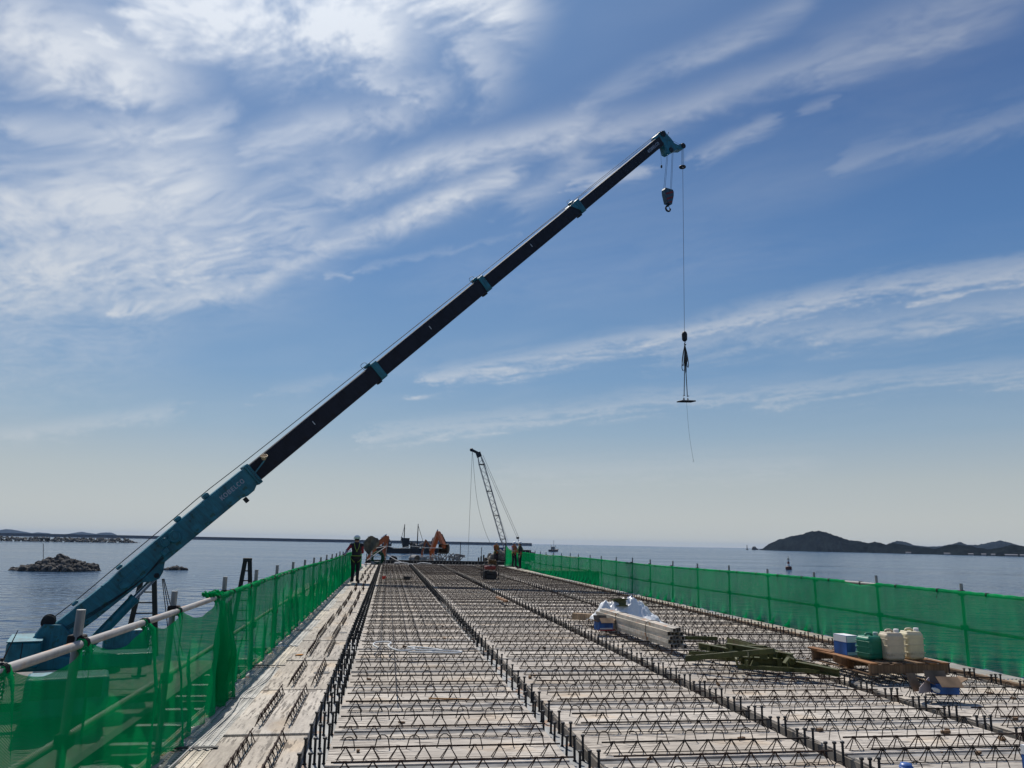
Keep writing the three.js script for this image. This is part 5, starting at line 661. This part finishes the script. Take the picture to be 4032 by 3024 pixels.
{ // left: back to the camera, one hand on the rail, harness straps
  const J = STAND(); Object.assign(J, { kneeL: [0.09, 0.5, 0.02], kneeR: [-0.09, 0.5, 0.02], ankleL: [0.1, 0.09, 0], ankleR: [-0.09, 0.09, -0.03], shoulderL: [0.2, 1.4, 0], elbowL: [0.36, 1.2, -0.06], wristL: [0.44, 1.06, -0.2], palmL: [0.46, 1.07, -0.27], elbowR: [-0.25, 1.14, 0.12], wristR: [-0.14, 1.05, 0.3], palmR: [-0.1, 1.05, 0.36], nose: [0.0, 1.585, 0.115], chin: [0, 1.53, 0.06] });
  const o = person('worker with his back turned, hand on the left rail, dark trousers and yellow harness', [-1.22, 0.02, -31.8], Math.PI + 0.12, J, { shirt: [0.02, 0.014, 0.018], sleeve: [0.26, 0.018, 0.03], fore: [0.28, 0.2, 0.24], skin: SKIN, hand: [0.35, 0.3, 0.33], trousers: DARK, boot: [0.02, 0.025, 0.035], helmet: [0.62, 0.66, 0.62], band: [0.4, 0.6, 0.2] }, harness); o.scale.setScalar(1.03);
}
{ // by the barrel, arms folded in front, orange vest
  const J = STAND(); Object.assign(J, { elbowL: [0.24, 1.12, 0.06], wristL: [0.06, 1.02, 0.24], palmL: [0.0, 1.02, 0.26], elbowR: [-0.24, 1.12, 0.06], wristR: [-0.06, 1.05, 0.24], palmR: [0.0, 1.06, 0.27], nose: [0.05, 1.57, 0.105], ankleL: [0.14, 0.09, -0.02], toeL: [0.17, 0.045, 0.15] });
  person('worker in an orange vest standing beyond the bulkhead in front of the rubble', [8.7, 0, -63.2], 0.5, J, { shirt: [0.4, 0.1, 0.025], sleeve: [0.2, 0.06, 0.03], fore: [0.08, 0.05, 0.04], skin: SKIN, hand: [0.3, 0.28, 0.27], trousers: [0.03, 0.016, 0.018], boot: BOOT, helmet: [0.7, 0.7, 0.68] }, harness);
}
{ // two workers talking on the right walkway
  let J = STAND(); Object.assign(J, { elbowL: [0.27, 1.14, 0.1], wristL: [0.1, 1.15, 0.3], palmL: [0.04, 1.16, 0.34], elbowR: [-0.25, 1.12, 0.04], wristR: [-0.08, 1.1, 0.25], palmR: [-0.02, 1.11, 0.29], kneeL: [0.16, 0.5, 0.03], ankleL: [0.2, 0.09, 0.02], toeL: [0.24, 0.045, 0.18], ankleR: [-0.17, 0.09, 0], toeR: [-0.22, 0.045, 0.15], kneeR: [-0.14, 0.5, 0.02] });
  person('worker in a red vest with arms folded, left one of the two talking', [8.85, 0, -55.0], 0.75, J, { shirt: [0.4, 0.05, 0.03], sleeve: [0.3, 0.28, 0.3], fore: [0.35, 0.26, 0.24], skin: SKIN, hand: SKIN, trousers: DARK, boot: BOOT, helmet: [0.72, 0.72, 0.7] }, harness);
  J = STAND(); Object.assign(J, { elbowR: [-0.27, 1.14, 0.1], wristR: [-0.22, 1.14, 0.34], palmR: [-0.2, 1.15, 0.4] });
  person('worker in dark clothes with a yellow harness, right one of the two talking', [8.72, 0.0, -51.7], -1.5, J, { shirt: [0.018, 0.017, 0.02], sleeve: [0.02, 0.018, 0.02], fore: [0.35, 0.1, 0.06], skin: SKIN, hand: [0.3, 0.28, 0.2], trousers: DARK, boot: BOOT, helmet: [0.66, 0.64, 0.6] }, harness);
}

// ---------------------------------------------------------------- excavators; the arm joints are given in metres from the machine's base
function excavator(label, p, turn, paint, arm, w = 0.42, hand = 0) {
  const o = thing('excavator', label, 'excavator', p, turn);
  for (const s of [-1, 1]) { const t = put('track', K().poly([[-1.7, 0.35], [-1.45, 0.05], [1.45, 0.05], [1.7, 0.35], [1.5, 0.75], [-1.5, 0.75]], 0.5, M4(0, 0, s * 1.05), 0.06).mgeo(), mat.darkSteel, o); for (let k = 0; k < 5; k++) put('roller', K().add(new THREE.CylinderGeometry(0.16, 0.16, 0.54, 12), M4(-1.2 + k * 0.6, 0.3, s * 1.05, Math.PI / 2)).mgeo(), mat.black, t); }
  put('turntable', K().add(new THREE.CylinderGeometry(0.7, 0.7, 0.3, 20), M4(0, 0.85, 0)).mgeo(), mat.black, o);
  put('house', K().rbox(-0.7, 1.5, -0.1, 2.3, 1.0, 2.3, 0.1, 0, 0, 0, 2).mgeo(), paint, o); put('counterweight', K().rbox(-1.75, 1.45, 0, 0.6, 0.9, 2.4, 0.2, 0, 0, 0, 3).mgeo(), mat.darkSteel, o);
  const cab = put('cab', K().rbox(0.35, 1.85, 0.75, 1.3, 1.6, 0.9, 0.12, 0, 0, 0, 2).mgeo(), paint, o); put('window', K().box(0.35, 2.15, 1.205, 1.0, 0.8, 0.02).mgeo(), std([0.02, 0.025, 0.03], 0.1), cab); put('window', K().box(1.005, 2.1, 0.75, 0.02, 1.0, 0.7).mgeo(), std([0.02, 0.025, 0.03], 0.1), cab);
  const [a, b, c, d, e] = arm;                                   // foot, knee, boom tip, stick tip, bucket teeth
  put('boom', K().beam(a, b, w, w * 1.15).beam(b, c, w * 0.9, w * 1.05).ball(...b, w * 0.62, 10).ball(...c, w * 0.5, 10).mgeo(), paint, o);
  const V3 = (q) => V(...q), lift = V3(a).lerp(V3(b), 0.75).add(V(0.0, 0.2, 0.35)), back = V3(b).lerp(V3(c), 0.5).add(V(0, w * 0.8, 0));
  put('boom_cylinder', K().bar(V3(a).add(V(0.5, -0.2, 0.35)).toArray(), lift.toArray(), 0.09, 8).mgeo(), mat.chrome, o); put('stick_cylinder', K().bar(back.toArray(), V3(c).add(V(-0.1, w * 0.7, 0)).toArray(), 0.08, 8).mgeo(), mat.chrome, o);
  put('stick', K().beam(c, d, w * 0.72, w * 0.9).ball(...d, w * 0.42, 10).mgeo(), paint, o); put('bucket_cylinder', K().bar(V3(c).lerp(V3(d), 0.15).add(V(w * 0.6, 0.1, 0)).toArray(), V3(d).lerp(V3(e), 0.3).add(V(w * 0.7, 0.1, 0)).toArray(), 0.06, 8).mgeo(), mat.darkSteel, o);
  const bk = K().poly([[-0.1, 0.25], [0.45, 0.3], [0.75, 0.05], [0.8, -0.35], [0.5, -0.7], [0.0, -0.75], [0.15, -0.55], [0.5, -0.4], [0.55, -0.05], [0.2, 0.1]], 1.0, M4(d[0] - 0.15, d[1], d[2], 0, hand, 0), 0.02).poly([[0.0, 0.2], [0.45, 0.28], [0.75, 0.05], [0.78, -0.35], [0.5, -0.68], [0.02, -0.72]], 0.04, M4(d[0] - 0.15 + 0.5 * Math.sin(hand), d[1], d[2] + 0.5 * Math.cos(hand), 0, hand, 0)).poly([[0.0, 0.2], [0.45, 0.28], [0.75, 0.05], [0.78, -0.35], [0.5, -0.68], [0.02, -0.72]], 0.04, M4(d[0] - 0.15 - 0.5 * Math.sin(hand), d[1], d[2] - 0.5 * Math.cos(hand), 0, hand, 0));
  const bu = put('bucket', bk.mgeo(), painted([0.10, 0.062, 0.03], 0.7), o); for (let k = 0; k < 5; k++) { const q = (k / 4 - 0.5) * 0.92; put('tooth', K().beam([d[0] - 0.1 + q * Math.sin(hand), d[1] - 0.72, d[2] + q * Math.cos(hand)], [d[0] - 0.24 + q * Math.sin(hand), d[1] - 0.86, d[2] + q * Math.cos(hand)], 0.09, 0.06).mgeo(), mat.darkSteel, bu); }
  return o;
}
const BERM = -3.4;
excavator('orange excavator with its arm folded high and its bucket hanging at right', [5.0, BERM, -88.5], 0, mat.orangePaint, [[0, 1.7, 0.1], [-0.12, 4.15, 0.6], [0.40, 6.0, 2.6], [1.02, 4.55, 3.8], [1.3, 3.9, 4]], 0.46, 1.2);
excavator('orange excavator at the far left whose arm arches down beside the rope post', [-2.6, BERM, -82.5], 0, mat.orangePaint, [[0.3, 1.7, 0], [1.3, 4.55, 0.8], [2.5, 5.4, 1.4], [2.1, 2.6, 1.6], [2.0, 2.2, 1.6]], 0.4, 0.3);
excavator('small distant orange excavator on the barge left of the raised bucket', [9.5, -5.4, -230], 0.4, mat.orangePaint, [[0.3, 1.7, 0], [0.6, 4.8, 0.3], [1.2, 7.4, 0.6], [2.6, 5.6, 0.8], [2.8, 5, 0.8]], 0.5);
excavator('yellow excavator parked on the jetty behind the nearest green net', [-12.9, JY, -25.6], 1.9, painted([0.62, 0.34, 0.02], 0.5), [[0.3, 1.7, 0], [1.3, 2.5, 0], [2.6, 1.9, 0], [2.7, 0.9, 0], [2.6, 0.4, 0]], 0.4);
// rubble bank behind the deck end, and blocks on it
{
  const r = rng(501), L = []; for (let i = 0; i < 900; i++) { const x = -7 + r() * 22, z = -79 - r() * 16, edge = sstep(-79, -81.5, z); L.push([x, BERM - 0.25 + 0.5 * r(), z, 0.5 + 0.7 * r() * r(), 1]); } for (let i = 0; i < 620; i++) { const x = -1.6 + r() * 6.2, w = (r() - 0.5) * 2; L.push([x, BERM + (3.0 + 0.25 * Math.sin(x * 2.1)) * (1 - Math.abs(w)) * (0.7 + 0.35 * r()), -77.5 + w * 3.2, 0.22 + 0.4 * r() * r(), 1.2]); }
  const o = solo('rubble_bank', rockGeo(L), mat.rockPale, 'bank of pale broken rubble just beyond the far end of the deck', 'rubble bank'); o.userData.kind = 'stuff';
  struct('ground', (() => { const g = new THREE.BoxGeometry(26, 5, 22, 12, 1, 12); const p = g.attributes.position; for (let i = 0; i < p.count; i++) if (p.getY(i) > 0) p.setY(i, p.getY(i) - 0.4 + 0.5 * fbm(p.getX(i), p.getZ(i), 2)); g.computeVertexNormals(); return metric(plain(g)); })(), mat.concreteSmooth).position.set(4, BERM - 2.3, -86);
  solo('boulder', rockGeo([[0, 0.3, 0, 1.1, 0.35]]), mat.rock, 'black boulder on top of the rubble bank beside the left rope post', 'boulder', [0.55, -0.55, -77.4]);
  solo('concrete_pipe', K().lathe([[0.3, -0.5], [0.4, -0.5], [0.4, 0.5], [0.3, 0.5], [0.3, -0.5]], 20, M4(0, 0.4, 0, Math.PI / 2, 0.5, 0)).mgeo(), mat.concreteSmooth, 'grey concrete pipe lying on the rubble bank below the small excavator', 'concrete pipe', [2.65, -0.45, -77.2]);
  solo('concrete_cube', K().rbox(0, 0.35, 0, 0.7, 0.7, 0.7, 0.04).mgeo(), mat.concreteSmooth, 'grey concrete cube beside the pipe on the rubble bank', 'concrete block', [3.35, -0.5, -77.2], 0.3);
  solo('tangled_rebar', (() => { const k = K(); for (let i = 0; i < 40; i++) { const x = 4 + r() * 3, z = -77 - r() * 2; k.tube([[x, -0.5 + r() * 0.3, z], [x + (r() - 0.5) * 0.8, -0.1 + r() * 0.7, z], [x + (r() - 0.5) * 1.4, -0.3 + r() * 0.7, z]], 0.03 + 0.04 * r(), 5, 8); } return k.mgeo(); })(), mat.concreteSmooth, 'tangle of pale debris below the raised orange bucket', 'debris').userData.kind = 'stuff';
}
// ---------------------------------------------------------------- lattice boom crane on its barge
{
  const o = thing('lattice_crane', 'distant crawler crane with a slender lattice boom above the talking workers', 'crane', [22.9, -3.2, -151.8]), lm = painted([0.55, 0.54, 0.53], 0.6);
  const A = V(0, 3.3, 0), B = V(-6.1, 21.2, 2.8), ax = B.clone().sub(A), L = ax.length(); ax.normalize(); const sd = V(0, 1, 0).cross(ax).normalize(), upv = ax.clone().cross(sd);
  const at = (s, a, b) => A.clone().addScaledVector(ax, s).addScaledVector(V(0.92, 0, 0.38), a).addScaledVector(V(0, 0, 1), b);
  const wd = (s) => 0.52 * (s < 2.5 ? 0.45 + 0.55 * s / 2.5 : s > L - 1.5 ? 0.6 + 0.4 * (L - s) / 1.5 : 1);
  const ch = K(); for (const [i, j] of [[-1, -1], [-1, 1], [1, -1], [1, 1]]) for (const [s0, s1] of [[0, 2.5], [2.5, L - 1.5], [L - 1.5, L]]) ch.bar(at(s0, i * wd(s0), j * wd(s0)).toArray(), at(s1, i * wd(s1), j * wd(s1)).toArray(), 0.055, 5); put('boom_chords', ch.mgeo(), lm, o);
  const lc = K(); let f = 1; for (let s = 0.6; s < L - 0.9; s += 0.72, f = -f) for (const [u, v] of [[[-1, 1], [1, 1]], [[-1, -1], [1, -1]], [[-1, -1], [-1, 1]], [[1, -1], [1, 1]]]) { const p = f > 0 ? u : v, q = f > 0 ? v : u; lc.bar(at(s, p[0] * wd(s), p[1] * wd(s)).toArray(), at(s + 0.72, q[0] * wd(s + 0.72), q[1] * wd(s + 0.72)).toArray(), 0.028, 4); } put('boom_lacing', lc.mgeo(), lm, o);
  for (const s of [2.5, 7.2, 12.2, L - 1.5]) { const k = K(); for (const [p, q] of [[[-1, -1], [1, -1]], [[-1, 1], [1, 1]], [[-1, -1], [-1, 1]], [[1, -1], [1, 1]]]) k.bar(at(s, p[0] * wd(s), p[1] * wd(s)).toArray(), at(s, q[0] * wd(s), q[1] * wd(s)).toArray(), 0.075, 5); k.to('splice_frame', mat.darkSteel, o); }
  const hd = painted([0.012, 0.02, 0.035]); put('boom_head', K().beam(B.toArray(), B.clone().add(V(-0.35, 0.9, 0)).toArray(), 0.8, 0.9).beam(B.clone().add(V(-0.3, 0.75, 0)).toArray(), B.clone().add(V(-1.6, 1.35, 0)).toArray(), 0.5, 0.45).ball(B.x - 1.6, B.y + 1.35, B.z, 0.36, 10).mgeo(), hd, o);
  const T = B.clone().add(V(-1.45, 1.1, 0)); put('hoist_line', K().bar(T.toArray(), [T.x - 0.25, -1, T.z], 0.028, 4).mgeo(), mat.rope, o); put('hoist_line', K().tube([T.toArray(), [T.x + 1.4, 12, T.z], [T.x + 3.6, 5.5, T.z], [T.x + 5.4, 2.9, T.z]], 0.028, 4, 24).mgeo(), mat.rope, o);
  for (const d of [0, 0.35]) put('pendant', K().bar(B.clone().add(V(0.3 + d, 0.4, 0)).toArray(), [1.9 + d, 6.0, 0.8], 0.035, 4).mgeo(), mat.rope, o); put('pendant', K().bar(B.clone().add(V(0.2, 0.1, 0)).toArray(), [0.2, 5, 0.9], 0.022, 4).mgeo(), mat.rope, o);
  put('bridle', K().rbox(2.05, 5.9, 0.8, 0.55, 0.4, 0.4, 0.1).mgeo(), mat.black, o); put('bridle_line', K().bar([2.05, 5.8, 0.8], [3.0, 3.6, 0.8], 0.06, 4).mgeo(), mat.galv, o);
  put('gantry', K().bar([1.3, 1.4, 0.8], [3.1, 3.9, 0.8], 0.1, 5).bar([4.2, 1.4, 0.8], [3.0, 3.9, 0.8], 0.1, 5).bar([-0.3, 3.3, 0.6], [1.8, 1.2, 0.6], 0.09, 5).mgeo(), mat.darkSteel, o);
  put('machine_house', K().rbox(2.6, 2.6, -0.2, 4.2, 2.1, 3.0, 0.12).mgeo(), mat.darkSteel, o); put('cab', K().rbox(-0.3, 2.3, 1.2, 1.2, 1.7, 1.0, 0.1).mgeo(), mat.darkSteel, o); put('counterweight', K().rbox(5.0, 2.4, -0.2, 1.0, 1.6, 3.0, 0.1).mgeo(), mat.rustDark, o);
  for (const s of [-1.4, 1.2]) put('track', K().poly([[-2.6, 0.5], [-2.3, 0.05], [3.5, 0.05], [3.8, 0.5], [3.4, 1.0], [-2.2, 1.0]], 0.8, M4(1, 0, s), 0.08).mgeo(), mat.black, o); put('turntable', K().add(new THREE.CylinderGeometry(1, 1, 0.6, 20), M4(1.5, 1.3, -0.1)).mgeo(), mat.black, o);
  const b = thing('crane_barge', 'flat grey barge carrying the lattice boom crane', 'barge', [20, SEA - 0.8, -153]); put('hull', K().poly([[-20, 0.6], [-18, 0], [18, 0], [20, 0.6], [20, 4.55], [-20, 4.55]], 14, undefined, 0.08).mgeo(), painted([0.08, 0.075, 0.07]), b); put('fender', K().box(0, 4.1, 7.06, 40, 0.4, 0.1).mgeo(), mat.black, b);
}
// ---------------------------------------------------------------- boats, buoy
{
  const s = thing('work_ship', 'long dark work ship with two masts beyond the far end of the deck', 'ship', [14, SEA, -585], 0.05), hull = painted([0.022, 0.02, 0.02], 0.7), grey = painted([0.16, 0.155, 0.15], 0.8);
  put('hull', K().poly([[-26, 5.2], [-25, 0.6], [-22, -0.6], [21, -0.6], [25, 2.2], [27, 4.6], [20, 4.0], [-10, 3.4], [-14, 5.2]], 9, undefined, 0.2).mgeo(), hull, s); put('waterline', K().box(-1, 0.25, 4.55, 46, 0.3, 0.1).mgeo(), painted([0.12, 0.03, 0.02]), s);
  put('wheelhouse', K().rbox(-15, 6.6, 0, 7, 3.4, 7, 0.2).rbox(-15, 9.0, 0, 4.5, 1.8, 5, 0.2).mgeo(), grey, s); for (let k = 0; k < 3; k++) put('window', K().box(-17.2 + k * 2.2, 7.2, 3.53, 1.2, 0.8, 0.05).mgeo(), k === 1 ? mat.black : mat.white, s);
  put('hopper', K().poly([[-3, 4], [1, 4], [1.5, 11], [-3.5, 11], [-4.5, 12], [-4.5, 10]], 7).mgeo(), mat.black, s); for (const [x, h] of [[-2.4, 21], [7.5, 21.5]]) { put('mast', K().bar([x, 4, 0], [x, h, 0], 0.5, 6, 0.3).mgeo(), mat.black, s); put('stay', K().bar([x, h - 1, 0], [x + (x < 0 ? -2.4 : 4), 9, 0], 0.16, 4).mgeo(), mat.black, s); }
  put('cargo', K().add(rockGeo(Array.from({ length: 60 }, (_, i) => { const r = rng(600 + i); return [3 + r() * 14, 4 + r() * 3.5 * (1 - i % 4 * 0.1), (r() - 0.5) * 6, 1.6 + r() * 1.6, 0.7]; })).deleteAttribute('color')).mgeo(), grey, s); put('deck_house', K().rbox(14, 5.6, 0, 4, 3, 5, 0.2).rbox(19, 5.4, 0, 3, 2.4, 4, 0.2).mgeo(), painted([0.1, 0.05, 0.045]), s);
  put('crane_arm', K().beam([17, 6, 0], [19, 11.5, 0], 0.7, 0.7, [0, 0, 1]).beam([19, 11.5, 0], [22.5, 11.8, 0], 0.6, 0.6, [0, 0, 1]).beam([22.5, 11.8, 0], [24, 8, 0], 0.5, 0.5, [0, 0, 1]).mgeo(), painted([0.1, 0.03, 0.025]), s);
  const f = thing('fishing_boat', 'tiny fishing boat with masts on the water above the right net', 'boat', [192, SEA, -904], 0.9); put('hull', K().poly([[-9, 2.2], [-8, -0.4], [7, -0.4], [10, 3], [4, 2.2]], 4.4, undefined, 0.2).mgeo(), painted([0.06, 0.06, 0.07]), f); put('wheelhouse', K().rbox(-1, 4, 0, 4, 3.4, 3, 0.2).mgeo(), mat.concreteSmooth, f); for (const x of [-6, 1, 5]) put('mast', K().bar([x, 2, 0], [x, x === 1 ? 13 : 8, 0], 0.22, 5).mgeo(), mat.galv, f);
  const b = thing('navigation_buoy', 'red and white striped navigation buoy floating off the right net', 'buoy', [166.7, SEA, -309.7]), red = painted([0.26, 0.045, 0.03]);
  put('float', K().lathe([[0, -0.4], [1.2, -0.4], [1.3, 0.2], [1.3, 1.1], [1.15, 1.3], [0.6, 1.4], [0, 1.4]], 20).mgeo(), painted([0.13, 0.03, 0.022]), b);
  const seg = [[1.4, 2.4, 0.62, 0.52, mat.white], [2.4, 3.3, 0.52, 0.42, red], [3.3, 4.2, 0.42, 0.33, mat.white]]; for (const [y0, y1, r0, r1, m] of seg) put('tower_band', K().add(new THREE.CylinderGeometry(r1, r0, y1 - y0, 14), M4(0, (y0 + y1) / 2, 0)).mgeo(), m, b);
  put('platform', K().add(new THREE.CylinderGeometry(0.75, 0.75, 0.12, 16), M4(0, 4.25, 0)).mgeo(), painted([0.4, 0.32, 0.2]), b); put('lantern', K().lathe([[0, 0], [0.22, 0], [0.22, 0.6], [0.3, 0.65], [0.0, 0.9]], 12, M4(0, 4.3, 0)).bar([0, 5.1, 0], [0, 6.2, 0], 0.06, 5).mgeo(), mat.flange, b);
  const lh = solo('sea_mark', K().lathe([[0, 0], [5, 0], [4, 3], [2, 5], [1.2, 16], [2, 17], [1.4, 20], [0, 21]], 12).mgeo(), mat.darkSteel, 'small dark sea mark on the water left of the island', 'sea mark', [Math.sin(25.62 * RAD) * 3650, SEA, -Math.cos(25.62 * RAD) * 3650]);
  solo('sea_stack', rockGeo([[0, 3, 0, 20, 0.4], [10, 1, 0, 14, 0.4]]), mat.rock, 'dark sea stack at the left foot of the island', 'rock', [Math.sin(26.1 * RAD) * 3600, SEA, -Math.cos(26.1 * RAD) * 3600]);
  // small houses on the far shore
  const r = rng(620); [[35.7, 2700], [37.9, 2560], [39.2, 2430], [39.9, 2400], [40.4, 2370], [41.2, 2310], [41.5, 2300], [42.0, 2270]].forEach(([a, D], i) => { const w = 7 + r() * 9, h = thing('shore_house', ['white shed alone on the dark shore below the island saddle', 'pale building on the shore right of the saddle', 'white low house on the far right shore, first of the row', 'grey house on the far right shore, second of the row', 'long white house on the far right shore, third of the row', 'white house on the far right shore, fourth of the row', 'pale house on the far right shore, fifth of the row', 'white house at the right edge of the far shore'][i], 'house', [Math.sin(a * RAD) * (D - 90), SEA, -Math.cos(a * RAD) * (D - 90)], -a * RAD, 'houses on the far shore'); put('wall', K().box(0, 2, 0, w, 4, 7).mgeo(), mat.concreteSmooth, h); put('roof', K().poly([[-4, 0], [4, 0], [0, 1.6]], w + 1, M4(0, 4, 0, 0, Math.PI / 2, 0)).mgeo(), painted([0.3, 0.3, 0.32]), h); });
}
renderer.render(scene, camera);
